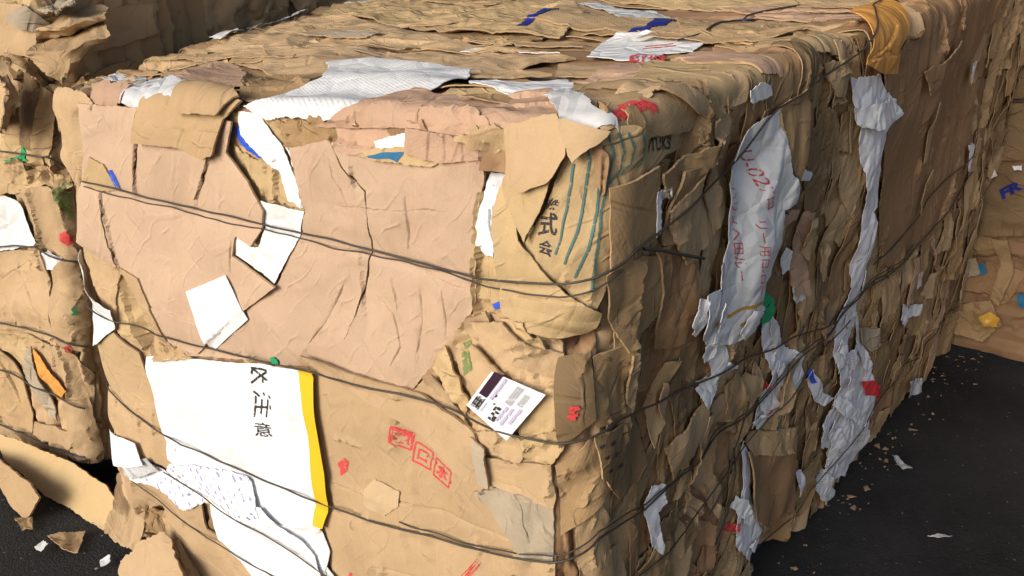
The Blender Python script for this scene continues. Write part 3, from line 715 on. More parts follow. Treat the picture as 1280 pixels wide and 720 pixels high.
# ---- top, far to near
cbd(CT, 'kraft', [(240, 72), (330, 36), (420, 25), (560, 52), (720, 75), (640, 85), (600, 92), (420, 108), (330, 92)], amp=.004, lumps=.006)
cbd(CT, 'kraft', [(330, 92), (330, 62), (430, 70), (590, 78), (690, 92), (560, 100), (440, 108), (380, 110)], amp=.003, curl=.006, lumps=.004)
cbd(CT, 'kraft2', [(420, 5), (700, 0), (740, 22), (700, 45), (560, 40), (400, 22)], amp=.005, lumps=.006)
cbd(CT, 'kraft', [(650, 30), (705, 6), (840, 18), (960, 32), (940, 50), (830, 48), (790, 42)], amp=.002, off=.006)
cbd(CT, 'tan', [(840, 20), (1080, 28), (1050, 70), (990, 62), (850, 52)], amp=.004)
cbd(CT, 'kraft2', [(700, -10), (1130, -12), (1110, 14), (900, 16), (760, 2)], amp=.004)
cbd(CT, 'pink', [(900, 14), (1120, 10), (1095, 28), (960, 24)], amp=.003)
pap(CT, 'greyp', [(705, 2), (740, 4), (820, 14), (838, 20), (780, 24), (735, 10)], off=.006)
pap(CT, 'lav', [(575, 62), (620, 56), (668, 62), (700, 70), (640, 68)], off=.006)
cbd(CT, 'pink', [(715, 100), (770, 82), (850, 78), (818, 84), (765, 108)], off=.005, amp=.001, curl=.004)
cbd(CT, 'kraft2', [(780, 108), (812, 84), (880, 82), (960, 88), (938, 135), (905, 138), (850, 118)], off=.008, amp=.002, jag=.001, smooth_r=.09)
s_w = pap(CT, 'white', [(733, 72), (752, 52), (775, 46), (885, 54), (866, 64), (830, 66), (812, 80), (770, 78)], off=.007, amp=.001)
cbd(CT, 'pink', [(838, 74), (870, 60), (970, 62), (1000, 72), (985, 95), (950, 92), (860, 84)], off=.006, amp=.002, smooth_r=.08)
cbd(CT, 'kraft2', [(943, 60), (960, 45), (1050, 50), (1052, 70), (1000, 68)], off=.010, amp=.002, smooth_r=.08)
cbd(CT, 'tan', [(150, 92), (210, 70), (280, 72), (290, 90), (235, 110), (180, 96)], off=.006, amp=.003, curl=.006)
cbd(CT, 'pink', [(205, 112), (215, 95), (240, 80), (300, 88), (316, 100), (305, 112), (270, 112)], off=.010, amp=.002, curl=.008, jag=.003)
cbd(CT, 'brown', [(290, 120), (312, 100), (340, 96), (410, 100), (380, 112), (330, 122)], off=.006, amp=.002)
pw1 = pap(CT, 'printed', [(302, 132), (335, 120), (405, 105), (412, 96), (410, 88), (470, 86), (592, 92), (578, 106), (540, 114), (500, 128), (430, 152), (370, 146), (330, 150)], off=.010, amp=.0008, rot=.45, label='white sheet printed with rows of small text')
pap(CT, 'white', [(592, 102), (620, 98), (708, 99), (722, 108), (700, 122), (640, 122), (588, 112)], off=.006, amp=.003)
cbd(CT, 'pink', [(395, 158), (450, 135), (520, 118), (600, 128), (690, 124), (715, 136), (680, 148), (600, 178), (520, 160)], off=.007, amp=.003, jag=.001, smooth_r=.08)
s_k = cbd(CT, 'tan', [(692, 140), (720, 118), (760, 112), (810, 110), (845, 118), (900, 142), (880, 158), (800, 172), (755, 168)], off=.012, amp=.002, jag=.001)
pap(CT, 'greyp', [(680, 128), (712, 124), (750, 140), (775, 165), (740, 168), (700, 148)], off=.008, amp=.003)
cbd(CT, 'kraft', [(820, 122), (850, 114), (912, 145), (898, 155)], off=.012, amp=.001, jag=.0005)
pap(CT, 'plastic', [(130, 103), (160, 94), (185, 100), (180, 112), (150, 110)], off=.010, amp=.006)
pap(CT, 'plastic', [(155, 128), (172, 112), (200, 106), (234, 112), (236, 120), (215, 128), (196, 138), (170, 136)], off=.014, amp=.006)
pap(CT, 'white', [(262, 50), (296, 36), (306, 44), (278, 56)], off=.012, amp=.002)
pap(CT, 'white', [(306, 30), (325, 16), (352, 8), (380, 2), (384, 8), (345, 14), (322, 24)], off=.012, amp=.004)
decal_strokes(CT, None, [[(651, 27), (672, 20), (699, 9)]], .020, M['blue'], 'blue_tape', eps=.002)
decal_strokes(CT, None, [[(796, 41), (815, 32), (838, 20)]], .034, M['blue'], 'blue_tape', eps=.002)
decal_strokes(CT, None, [[(919, 29), (934, 28), (950, 27)]], .05, M['blue'], 'blue_tape', eps=.006)
decal_text(CT, s_w, '取扱', [(793, 66), (830, 66), (826, 79), (789, 79)], M['red'], bold=.01)
decal_strokes(CT, s_w, [[(788, 80), (790, 66), (800, 64), (826, 65), (830, 70), (826, 79)]], .006, M['red'], 'red_frame')
decal_strokes(CT, s_w, [[(803, 58), (845, 56)], [(806, 55), (842, 53)]], .006, M['red'], 'red_print')
decal_strokes(CT, s_k, [[(760, 134), (785, 128), (800, 126)], [(764, 138), (790, 133), (812, 130)], [(775, 128), (780, 140)], [(792, 124), (796, 138)], [(772, 141), (800, 137), (822, 136)], [(808, 122), (816, 136)]], .008, M['red'], 'red_print', jit=.003)
wire(CT, wire_path(CT, [(848, 44), (880, 38), (935, 22), (1000, 5)]), R, M['wire'], r=.0022)

auto(CB, R, 22, (W_ + .0, W_ + 1.5), (-.05, .06), (.03, .09), (.04, .10), ['kraft', 'tan', 'brown', 'pink'], 91, off=.006, curl=.02, name='torn_scrap', sp=.005, amp=.008, jag=.003)
auto(CB, R, 12, (.05, W_ - .1), (-.05, .015), (.04, .14), (.03, .05), ['kraft', 'tan', 'brown', 'pink'], 92, off=.006, curl=.015, name='torn_scrap', sp=.005, amp=.006, jag=.003)
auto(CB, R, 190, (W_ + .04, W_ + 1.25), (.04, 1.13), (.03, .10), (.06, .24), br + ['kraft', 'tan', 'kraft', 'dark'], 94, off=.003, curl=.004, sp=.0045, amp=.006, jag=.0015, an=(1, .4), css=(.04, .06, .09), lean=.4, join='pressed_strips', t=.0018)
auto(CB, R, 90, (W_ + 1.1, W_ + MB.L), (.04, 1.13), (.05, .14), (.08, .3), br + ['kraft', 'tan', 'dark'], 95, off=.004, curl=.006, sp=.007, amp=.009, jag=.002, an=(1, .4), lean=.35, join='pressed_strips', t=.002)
# ---- front: lower sheets first
cbd(CB, 'kraft', [(76, 112), (108, 118), (125, 128), (104, 232), (98, 225), (80, 190)], off=.010, amp=.004, lumps=.008)
cbd(CB, 'kraft', [(100, 210), (150, 225), (150, 410), (100, 440), (94, 300)], off=.004, amp=.003, lumps=.004)
cbd(CB, 'kraft2', [(270, 180), (290, 140), (380, 150), (390, 270), (350, 290), (300, 250)], off=.006, amp=.006)
pap(CB, 'royal', [(282, 158), (300, 160), (322, 178), (338, 200), (324, 198), (300, 182)], off=.003, amp=.002)
cbd(CB, 'kraft2', [(285, 176), (322, 200), (345, 196), (392, 240), (385, 262), (335, 250), (312, 215)], off=.003, amp=.004, jag=.004)
pap(CB, 'white', [(296, 140), (318, 142), (350, 180), (366, 215), (378, 232), (392, 262), (362, 250), (352, 215), (322, 190), (300, 168)], off=.005, amp=.003)
pap(CB, 'white', [(356, 180), (364, 186), (392, 248), (388, 266), (376, 240), (372, 215)], off=.008, amp=.003)
cbd(CB, 'brown', [(345, 150), (400, 148), (420, 160), (440, 200), (400, 210), (360, 180)], off=.004, amp=.008, jag=.006)
P2 = cbd(CB, 'peach', [(392, 262), (372, 182), (420, 172), (520, 198), (560, 200), (601, 190), (603, 300), (600, 375), (578, 420), (505, 497), (390, 455), (315, 448), (236, 440), (300, 392), (352, 352)],
         off=.016, amp=.003, cs=.16, jag=.0012, rot=1.57, sp=.0052, t=.004, tuck=.003, smooth_r=.06, lumps=.003,
         slits=[[(425, 172), (440, 205), (465, 237), (470, 300), (462, 345), (450, 390), (438, 420)]], slitw=.0016,
         creases=[[(420, 190), (424, 220), (446, 262)], [(462, 345), (480, 370), (500, 390), (508, 430), (496, 458)],
                  [(440, 345), (420, 390), (392, 432)], [(515, 245), (517, 308)], [(498, 345), (505, 385)], [(430, 255), (500, 262), (572, 262)], [(380, 300), (480, 318), (596, 362)], [(530, 350), (535, 400), (525, 450)], [(560, 360), (562, 420)]], cdepth=.003, cwid=.0012)
pap(CB, 'white', [(330, 250), (387, 262), (380, 292), (345, 354), (328, 340), (296, 318), (297, 292), (315, 308), (325, 308), (332, 285)], off=.012, amp=.0015, jag=.0015)
P1 = cbd(CB, 'peach', [(106, 128), (180, 134), (240, 140), (292, 152), (286, 190), (316, 225), (336, 262), (330, 288), (320, 306), (298, 294), (296, 318), (330, 342), (352, 356), (300, 394), (252, 440), (236, 436), (200, 420), (172, 372), (152, 330), (104, 300), (106, 236), (112, 190)],
         off=.018, amp=.002, cs=.2, jag=.0008, rot=1.57, sp=.0052, t=.004, tuck=.003, smooth_r=.06,
         slits=[[(178, 142), (180, 180), (176, 238)], [(138, 240), (147, 290), (166, 350), (186, 432)], [(272, 188), (262, 225), (252, 246)]],
         creases=[[(296, 300), (294, 336)], [(206, 180), (236, 188)], [(170, 370), (240, 398), (310, 420)]], cwid=.0012, cdepth=.003)
cbd(CB, 'kraft', [(150, 330), (180, 345), (205, 400), (215, 440), (190, 436), (168, 385)], off=.003, amp=.003, jag=.001)
cbd(CB, 'kraft2', [(112, 196), (128, 205), (150, 240), (120, 238), (104, 228)], off=.002, amp=.001)
FL = cbd(CB, 'tan', [(180, 126), (205, 112), (250, 112), (302, 126), (283, 148), (275, 192), (262, 196), (235, 182), (205, 178), (180, 176)], off=.016, amp=.0015, jag=.0015, curl=.003, t=.004)
cbd(CB, 'tan', [(235, 112), (290, 116), (302, 124), (282, 142), (232, 138)], off=.02, amp=.001, jag=.001)
pap(CB, 'white_gloss', [(234, 364), (281, 344), (308, 400), (266, 438), (256, 430)], off=.004, amp=.0006, jag=.0004, label='plain white paper square')
# upper middle
cbd(CB, 'pink', [(420, 160), (470, 150), (530, 150), (545, 196), (470, 198), (430, 185)], off=.006, amp=.004)
pap(CB, 'white', [(470, 176), (518, 162), (516, 182), (475, 186)], off=.008, amp=.002)
pap(CB, 'kraft2', [(455, 188), (515, 182), (560, 200), (540, 208), (470, 200)], off=.008, amp=.002, name='cardboard_sheet')
decal_poly(CB, None, [(458, 195), (480, 190), (505, 190), (496, 203), (486, 198), (470, 198)], M['cyan'], 'blue_print')
cbd(CB, 'pink', [(516, 158), (560, 166), (604, 178), (606, 200), (560, 202), (515, 190)], off=.012, amp=.002, jag=.001, creases=[[(540, 165), (541, 195)], [(560, 170), (561, 198)], [(582, 175), (583, 198)]], cdepth=.004)
# gap to the right of the panel
cbd(CB, 'kraft2', [(598, 240), (650, 240), (650, 400), (596, 392)], off=.002, amp=.003)
sp1 = pap(CB, 'white', [(604, 218), (618, 222), (630, 236), (636, 300), (636, 318), (612, 318), (602, 300)], off=.004, amp=.003, label='narrow white leaflet with small print in the gap beside the big panel')
decal_strokes(CB, sp1, [[(608, 262), (618, 300)], [(613, 258), (622, 298)], [(619, 256), (628, 294)]], .003, M['greyink'], 'small_print', eps=.0018)
decal_strokes(CB, sp1, [[(616, 318), (632, 314)], [(618, 322), (630, 318)]], .008, M['teal'], 'teal_print')
decal_strokes(CB, None, [[(632, 338), (628, 344), (636, 350)]], .007, M['teal'], 'teal_print')
decal_poly(CB, None, [(618, 378), (630, 374), (642, 376), (640, 384), (622, 385)], M['royal'], 'blue_print')
# bag on the corner
striped = cbd(CB, 'kraft2', [(664, 300), (690, 258), (712, 196), (722, 168), (765, 158), (820, 160), (836, 182), (800, 215), (758, 240), (757, 340), (742, 382), (700, 352)], off=.014, amp=.003, lumps=.004, jag=.001, t=.002, name='striped_paper_sack', label='kraft sack with curved teal stripes and bold black writing')
for k, (a, b, c, d, e) in enumerate([((731, 172), (737, 200), (731, 240), (722, 290), (706, 330)), ((746, 168), (753, 200), (748, 250), (735, 310), (718, 348)), ((760, 166), (768, 195), (762, 228), (750, 262), (738, 362)),
                                     ((774, 166), (781, 190), (778, 212), (770, 222), (764, 230)), ((786, 166), (792, 185), (790, 206), (784, 212), (780, 220)), ((716, 205), (712, 235), (708, 262), (700, 300), (694, 318)), ((798, 166), (803, 182), (803, 196), (800, 205), (796, 210))]):
    decal_strokes(CB, striped, [[a, b, c, d, e]], .0026, M['teal'], 'teal_stripe', eps=.0018, jit=.0004)
decal_text(CB, striped, '株', [(690, 246), (704, 250), (696, 262), (682, 260)], M['black'], bold=.02)
decal_text(CB, striped, '式', [(678, 264), (698, 266), (697, 294), (674, 294)], M['black'], bold=.02)
decal_text(CB, striped, '会', [(676, 298), (692, 302), (690, 322), (674, 314)], M['black'], bold=.02)
decal_text(CB, striped, 'VTUKS', [(804, 172), (838, 170), (836, 186), (804, 190)], M['black'], bold=.02)
cbd(CB, 'kraft2', [(628, 222), (645, 225), (662, 295), (700, 345), (746, 386), (744, 408), (728, 418), (700, 420), (665, 404), (642, 380), (634, 320), (630, 280)], off=.022, amp=.002, lumps=.003, jag=.001, curl=.006, cw=.01, t=.002, name='paper_sack', creases=[[(640, 365), (700, 372), (738, 374)]], cdepth=.003)
cbd(CB, 'kraft2', [(628, 222), (640, 214), (700, 216), (690, 250), (668, 298), (650, 262)], off=.024, amp=.003, jag=.001, t=.002, name='paper_sack')
cbd(CB, 'kraft', [(636, 158), (700, 150), (716, 170), (718, 192), (700, 222), (668, 235), (640, 225)], off=.026, amp=.0015, jag=.001, t=.003, creases=[[(645, 165), (650, 215)], [(655, 162), (662, 212)]], cdepth=.002)
cbd(CB, 'kraft', [(568, 166), (600, 158), (636, 160), (642, 212), (628, 208), (600, 186)], off=.014, amp=.005, curl=.012, jag=.004)
cbd(CB, 'kraft', [(702, 152), (740, 160), (760, 164), (738, 182), (722, 200), (714, 178)], off=.02, amp=.003, jag=.001)
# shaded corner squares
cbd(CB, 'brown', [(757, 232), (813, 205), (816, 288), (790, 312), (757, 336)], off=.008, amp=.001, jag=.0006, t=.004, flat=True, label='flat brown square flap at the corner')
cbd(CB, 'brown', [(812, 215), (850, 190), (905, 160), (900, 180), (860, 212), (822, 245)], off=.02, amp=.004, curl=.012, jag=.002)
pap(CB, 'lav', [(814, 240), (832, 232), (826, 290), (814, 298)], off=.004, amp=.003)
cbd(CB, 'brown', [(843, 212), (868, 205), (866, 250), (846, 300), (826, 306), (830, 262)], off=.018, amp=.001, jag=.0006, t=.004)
# label area
cbd(CB, 'kraft', [(512, 494), (556, 432), (590, 392), (640, 386), (700, 425), (706, 550), (690, 580), (600, 570), (560, 535)], off=.006, amp=.007, cs=.05)
for px, mt in [([(585, 398), (612, 386), (632, 420), (628, 438), (600, 425), (584, 412)], 'kraft'), ([(626, 396), (660, 400), (672, 425), (640, 430)], 'kraft2'),
               ([(632, 430), (680, 418), (684, 440), (640, 444)], 'kraft2'), ([(592, 400), (636, 398), (700, 446), (696, 478), (660, 455), (610, 425)], 'kraft'),
               ([(570, 444), (592, 430), (640, 462), (620, 478), (596, 520), (574, 480)], 'kraft'), ([(650, 530), (690, 480), (706, 470), (706, 540), (680, 560), (655, 552)], 'kraft2'),
               ([(590, 540), (640, 536), (668, 556), (650, 578), (600, 562)], 'kraft'), ([(655, 548), (700, 535), (706, 556), (690, 580), (660, 570)], 'kraft2'),
               ([(514, 492), (545, 465), (575, 510), (590, 540), (560, 530)], 'kraft'), ([(540, 460), (560, 430), (588, 500), (580, 520)], 'kraft2')]:
    cbd(CB, mt, px, off=.008, amp=.005, cs=.05, curl=.012, cw=.012, jag=.002, sp=.005)
decal_poly(CB, None, [(572, 432), (582, 428), (590, 462), (580, 470)], M['olive'], 'green_print')
LBL = pap(CB, 'white_gloss', [(622, 460), (689, 489), (640, 546), (590, 502)], off=.006, amp=.0008, jag=.0002, sp=.004, flat=True, name='shipping_label', label='white barcode label with a dark brown header block')
q = [(622, 461), (688, 490), (641, 544), (591, 503)]      # tl tr br bl ; y grows from the dark band
decal_rects(CB, LBL, q, [(0.02, .0, .19, .62)], M['label_dark'], 'header_block', eps=.0018)
decal_rects(CB, LBL, q, [(.02, .68, .05, .98), (.07, .66, .09, .98), (.11, .7, .15, .96), (.17, .66, .19, .98), (.02, .75, .18, .78), (.02, .88, .18, .91)], M['black'], 'logo', eps=.0018)
decal_rects(CB, LBL, q, [(.50 + i * .0155, .08, .50 + i * .0155 + (.010 if i % 3 else .005), .50) for i in range(10)] + [(.70 + i * .014, .16, .70 + i * .014 + (.009 if i % 2 else .005), .42) for i in range(9)], M['greyink'], 'barcode', eps=.0018)
decal_rects(CB, LBL, q, [(.24, .05, .30, .6), (.58, .55, .64, .9), (.68, .52, .74, .92), (.80, .45, .86, .8), (.24, .7, .26, .95)], M['violet'], 'small_print', eps=.0018)
decal_rects(CB, LBL, q, [(.42, .66, .46, .76), (.47, .64, .54, .70), (.44, .80, .50, .86), (.48, .74, .56, .78), (.50, .84, .58, .96), (.44, .92, .50, .97), (.30, .45, .33, .5), (.36, .62, .39, .66)], M['black'], 'bold_print', eps=.0018)
# lower front
K3 = cbd(CB, 'kraft', [(384, 444), (430, 458), (500, 492), (560, 520), (596, 560), (612, 600), (650, 655), (692, 700), (692, 860), (420, 860), (400, 700), (392, 600)], off=.010, amp=.0012, cs=.25, jag=.0008, sp=.006, t=.005, smooth_r=.06, tuck=.002,
         creases=[[(392, 590), (450, 615), (560, 640), (640, 672)], [(520, 560), (560, 590), (600, 640)], [(470, 700), (520, 720), (560, 760)]], cdepth=.003, label='big kraft panel stamped with a row of red boxes')
cbd(CB, 'kraft', [(384, 440), (440, 462), (520, 492), (596, 540), (612, 600), (604, 612), (560, 572), (480, 510), (405, 462)], off=.012, amp=.001, jag=.001, curl=.006, cw=.01, t=.005)
cbd(CB, 'grey', [(600, 610), (650, 606), (688, 640), (690, 706), (660, 700), (640, 665)], off=.008, amp=.005)
cbd(CB, 'kraft', [(602, 568), (690, 580), (692, 625), (688, 640), (655, 616), (606, 600)], off=.010, amp=.001, jag=.0008, t=.004, creases=[[(606, 596), (660, 612), (684, 640)]], cdepth=.003)
cbd(CB, 'grey', [(590, 545), (608, 560), (612, 610), (600, 600)], off=.012, amp=.002)
pap(CB, 'tape', [(455, 612), (468, 600), (497, 616), (496, 634), (480, 646), (456, 630)], off=.003, amp=.0006, jag=.0015)
decal_text(CB, K3, '図', [(489, 533), (511, 546), (508, 566), (486, 553)], M['red'], bold=.03)
for a in [[(489, 533), (511, 546), (508, 566), (486, 553)], [(517, 554), (538, 568), (535, 589), (514, 576)], [(541, 575), (564, 590), (561, 609), (538, 596)]]:
    decal_strokes(CB, K3, [a + [a[0]]], .0035, M['red'], 'red_frame')
decal_text(CB, K3, '口', [(521, 561), (533, 569), (531, 581), (519, 574)], M['red'], bold=.03)
decal_text(CB, K3, '水', [(543, 580), (561, 591), (558, 604), (541, 594)], M['red'], bold=.05)
decal_poly(CB, K3, [(420, 580), (428, 573), (434, 578), (432, 590), (424, 596)], M['red'], 'red_seal')
decal_text(CB, K3, 'H-0', [(596, 698), (600, 706), (580, 730), (574, 722)], M['red'], bold=.03)
decal_text(CB, K3, 'H-0', [(436, 716), (470, 730), (466, 745), (430, 730)], M['red'], bold=.03)
cbd(CB, 'kraft', [(98, 436), (150, 412), (176, 440), (190, 480), (214, 540), (236, 588), (216, 586), (165, 556), (120, 520)], off=.012, amp=.001, jag=.0008, cs=.2, t=.004, creases=[[(112, 480), (160, 512), (232, 556)], [(125, 430), (170, 520)]], cdepth=.003)
YW = pap(CB, 'white_gloss', [(181, 447), (250, 447), (330, 456), (388, 462), (396, 520), (408, 590), (412, 630), (405, 661), (350, 656), (330, 650), (240, 600), (216, 570), (196, 505)], off=.014, amp=.0006, cs=.2, jag=.0006, sp=.005, t=.0015,
         creases=[[(220, 514), (300, 552), (400, 602)]], cdepth=.0012, name='white_sack', label='white sheet with bold black characters and a yellow band')
decal_poly(CB, YW, [(369, 461), (388, 463), (396, 520), (408, 590), (411, 630), (405, 660), (389, 658), (392, 620), (384, 540), (376, 495)], M['yellow'], 'yellow_band', jag=0)
decal_strokes(CB, YW, [[(313, 460), (332, 464)], [(314, 461), (322, 469), (331, 476)], [(331, 466), (321, 472), (313, 479)], [(332, 476), (325, 474), (326, 480)], [(314, 460), (313, 468)]], .0048, M['black'], 'lettering')
decal_strokes(CB, YW, [[(314, 490), (321, 497)], [(326, 492), (328, 496)], [(333, 496), (336, 499)], [(315, 497), (316, 522)], [(323, 501), (324, 519)], [(331, 501), (332, 522)], [(316, 510), (332, 511)], [(335, 508), (336, 513)]], .0048, M['black'], 'lettering')
decal_text(CB, YW, '意', [(315, 528), (337, 531), (340, 547), (317, 546)], M['black'], bold=.01)
decal_poly(CB, None, [(338, 447), (344, 444), (350, 448), (350, 454), (342, 454)], M['green'], 'green_print', eps=.004)
decal_poly(CB, None, [(133, 214), (138, 212), (143, 222), (147, 234), (143, 236), (139, 226)], M['royal'], 'blue_print')
cbd(CB, 'kraft', [(160, 588), (200, 596), (250, 610), (262, 660), (330, 716), (420, 790), (420, 880), (300, 860), (220, 760), (190, 690), (168, 620)], off=.012, amp=.001, jag=.0006, cs=.2, t=.004, creases=[[(192, 600), (240, 655), (300, 712)], [(182, 620), (250, 690), (330, 770)]], cdepth=.004)
pap(CB, 'white_gloss', [(256, 622), (330, 640), (400, 690), (440, 740), (430, 820), (345, 740), (318, 716), (270, 676)], off=.012, amp=.001, jag=.0006)
pap(CB, 'white', [(330, 640), (352, 655), (400, 660), (412, 690), (408, 720), (372, 690)], off=.006, amp=.001, jag=.001)
pap(CB, 'lav', [(258, 620), (330, 632), (398, 692), (412, 738), (350, 690), (300, 650)], off=.010, amp=.002, jag=.002, curl=.004)
pap(CB, 'blueprint', [(160, 582), (185, 580), (205, 590), (215, 578), (310, 595), (332, 642), (300, 646), (262, 628), (232, 636), (200, 612), (166, 598)], off=.010, amp=.003, jag=.002, rot=-.55, label='crumpled white paper printed in blue')
pap(CB, 'plastic', [(160, 574), (188, 570), (196, 590), (176, 596), (160, 592)], off=.014, amp=.005)
pap(CB, 'lav', [(122, 540), (160, 544), (174, 552), (186, 578), (150, 574), (134, 560)], off=.012, amp=.001, jag=.001)
pap(CB, 'white_gloss', [(104, 312), (112, 330), (116, 356), (150, 384), (152, 408), (106, 436), (92, 408), (100, 378), (98, 330)], off=.016, amp=.003, curl=.015, cw=.012, jag=.001, sp=.005, label='curled white paper at the left edge')
cbd(CB, 'tan', [(180, 420), (225, 432), (246, 445), (196, 450), (186, 436)], off=.008, amp=.004)
# flaps springing out at the lower left
# ---- right side, large readable pieces
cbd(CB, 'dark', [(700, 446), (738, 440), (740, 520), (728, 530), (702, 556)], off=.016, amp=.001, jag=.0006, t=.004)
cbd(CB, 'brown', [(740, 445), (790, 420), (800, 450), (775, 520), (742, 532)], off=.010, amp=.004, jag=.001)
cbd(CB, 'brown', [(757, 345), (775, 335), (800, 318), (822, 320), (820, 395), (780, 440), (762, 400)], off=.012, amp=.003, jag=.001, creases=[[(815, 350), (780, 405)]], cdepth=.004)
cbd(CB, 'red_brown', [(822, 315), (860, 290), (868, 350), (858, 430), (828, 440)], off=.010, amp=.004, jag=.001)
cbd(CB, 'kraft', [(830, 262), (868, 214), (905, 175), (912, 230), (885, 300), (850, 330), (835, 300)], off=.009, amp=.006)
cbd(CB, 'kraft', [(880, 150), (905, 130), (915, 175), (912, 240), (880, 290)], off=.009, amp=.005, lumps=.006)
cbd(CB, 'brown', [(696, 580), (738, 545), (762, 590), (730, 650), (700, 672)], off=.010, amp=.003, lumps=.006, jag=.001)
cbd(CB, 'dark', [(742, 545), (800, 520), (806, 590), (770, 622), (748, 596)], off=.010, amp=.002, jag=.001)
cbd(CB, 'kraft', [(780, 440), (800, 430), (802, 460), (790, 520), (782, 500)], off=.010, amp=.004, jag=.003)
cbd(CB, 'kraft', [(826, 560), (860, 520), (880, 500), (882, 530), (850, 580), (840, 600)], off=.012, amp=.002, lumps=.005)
cbd(CB, 'kraft', [(880, 510), (930, 465), (942, 470), (930, 500), (890, 545)], off=.012, amp=.001, lumps=.006)
pap(CB, 'lav', [(884, 425), (900, 422), (904, 450), (930, 460), (906, 470), (880, 510), (874, 488), (890, 470)], off=.010, amp=.003, jag=.001)
pap(CB, 'lav', [(948, 400), (962, 392), (972, 430), (996, 440), (998, 465), (985, 505), (950, 530), (940, 536), (952, 500), (958, 470), (950, 430)], off=.012, amp=.003, jag=.003, sp=.005)
decal_strokes(CB, None, [[(958, 480), (960, 500)], [(962, 510), (963, 518)]], .012, M['red'], 'red_print', eps=.003)
pap(CB, 'lav', [(816, 608), (830, 604), (832, 620), (820, 640), (822, 690), (810, 680), (808, 630)], off=.012, amp=.003, jag=.002)
pap(CB, 'lav', [(932, 552), (940, 560), (936, 610), (946, 660), (930, 698), (914, 680), (915, 650), (926, 606)], off=.010, amp=.004, jag=.002)
decal_strokes(CB, None, [[(913, 660), (922, 656)], [(913, 666), (922, 662)]], .010, M['red'], 'red_print', eps=.003)
cbd(CB, 'red_brown', [(938, 566), (984, 560), (986, 620), (984, 636), (950, 658), (936, 646)], off=.018, amp=.001, jag=.001, t=.004)
cbd(CB, 'tan', [(940, 545), (990, 530), (990, 560), (942, 570)], off=.012, amp=.005)
SK = pap(CB, 'white', [(924, 170), (944, 152), (968, 138), (970, 180), (972, 214), (980, 232), (978, 250), (962, 258), (960, 300), (950, 345), (960, 372), (955, 388), (905, 425), (876, 430), (862, 412), (862, 364), (882, 356), (886, 330), (902, 300), (908, 240), (912, 200)],
         off=.018, amp=.003, jag=.0015, lumps=.006, sp=.005, t=.0015, name='white_sack', label='long white sack on the shaded side, printed in red, ending in a green and yellow corner')
decal_text(CB, SK, 'U-027ロ', [(955, 190), (966, 258), (957, 262), (945, 193)], M['red'])
decal_text(CB, SK, 'ハリメヘ田ルー', [(940, 235), (936, 352), (927, 352), (931, 238)], M['red'])
decal_text(CB, SK, 'リー用ロ-ロー', [(951, 275), (946, 366), (937, 366), (942, 277)], M['red'])
decal_strokes(CB, SK, [[(912, 330), (908, 352)], [(916, 332), (912, 350)], [(906, 356), (903, 382)], [(911, 358), (907, 384)]], .004, M['greyink'], 'small_print', jit=.001)
decal_strokes(CB, SK, [[(948, 352), (950, 368), (956, 376), (954, 390), (946, 398)]], .020, M['green'], 'green_print', jit=.002)
decal_strokes(CB, SK, [[(945, 376), (920, 388), (892, 408)], [(940, 392), (915, 404)]], .006, M['gold'], 'yellow_print', jit=.002)
pap(CB, 'white', [(932, 112), (945, 104), (958, 106), (958, 118), (934, 128)], off=.012, amp=.002)
pap(CB, 'white', [(988, 216), (996, 208), (1006, 216), (1002, 224), (990, 224)], off=.02, amp=.002)
pap(CB, 'lav', [(972, 322), (978, 308), (984, 312), (982, 336), (974, 342)], off=.012, amp=.002)
pap(CB, 'lav', [(986, 358), (998, 346), (1004, 350), (1002, 372), (992, 380), (986, 372)], off=.012, amp=.003)
cbd(CB, 'pink', [(962, 268), (975, 266), (998, 262), (996, 274), (980, 285), (975, 305), (962, 300)], off=.012, amp=.004, jag=.003)
cbd(CB, 'brown', [(968, 140), (1000, 110), (1010, 160), (1000, 200), (985, 225), (974, 200)], off=.012, amp=.005, jag=.002)
cbd(CB, 'kraft', [(1030, 78), (1056, 72), (1056, 100), (1046, 122), (1036, 120)], off=.014, amp=.002)
pap(CB, 'lav', [(1040, 462), (1068, 430), (1080, 440), (1086, 500), (1082, 548), (1062, 590), (1038, 600), (1030, 630), (1028, 600), (1034, 560), (1018, 556), (1020, 530), (1036, 500)], off=.014, amp=.006, jag=.004, sp=.006)
pap(CB, 'lav', [(1012, 475), (1020, 462), (1026, 490), (1040, 496), (1026, 506), (1016, 500)], off=.012, amp=.003)
decal_poly(CB, None, [(1014, 470), (1019, 463), (1020, 478), (1016, 480)], M['royal'], 'blue_print', eps=.003)
decal_poly(CB, None, [(1080, 478), (1090, 474), (1098, 488), (1096, 500), (1088, 492), (1081, 494)], M['redsolid'], 'red_label', eps=.006)
pap(CB, 'lav', [(1068, 372), (1072, 400), (1080, 440), (1076, 470), (1070, 440)], off=.012, amp=.003)
cbd(CB, 'grey', [(1082, 412), (1098, 410), (1100, 430), (1090, 440), (1082, 430)], off=.012, amp=.002)
cbd(CB, 'red_brown', [(1104, 90), (1130, 10), (1170, -30), (1222, -40), (1214, 80), (1206, 160), (1190, 250), (1150, 300), (1110, 330), (1094, 330), (1100, 200)], off=.012, amp=.005, cs=.2, lumps=.002, smooth_r=.12, sp=.008, jag=.003, creases=[[(1170, 0), (1160, 120), (1150, 250)], [(1135, 20), (1125, 130)], [(1198, 0), (1190, 180)]], cdepth=.012, cwid=.008)
cbd(CB, 'red_brown', [(1150, 90), (1200, 50), (1205, 72), (1170, 96), (1152, 118)], off=.014, amp=.003, curl=.01)
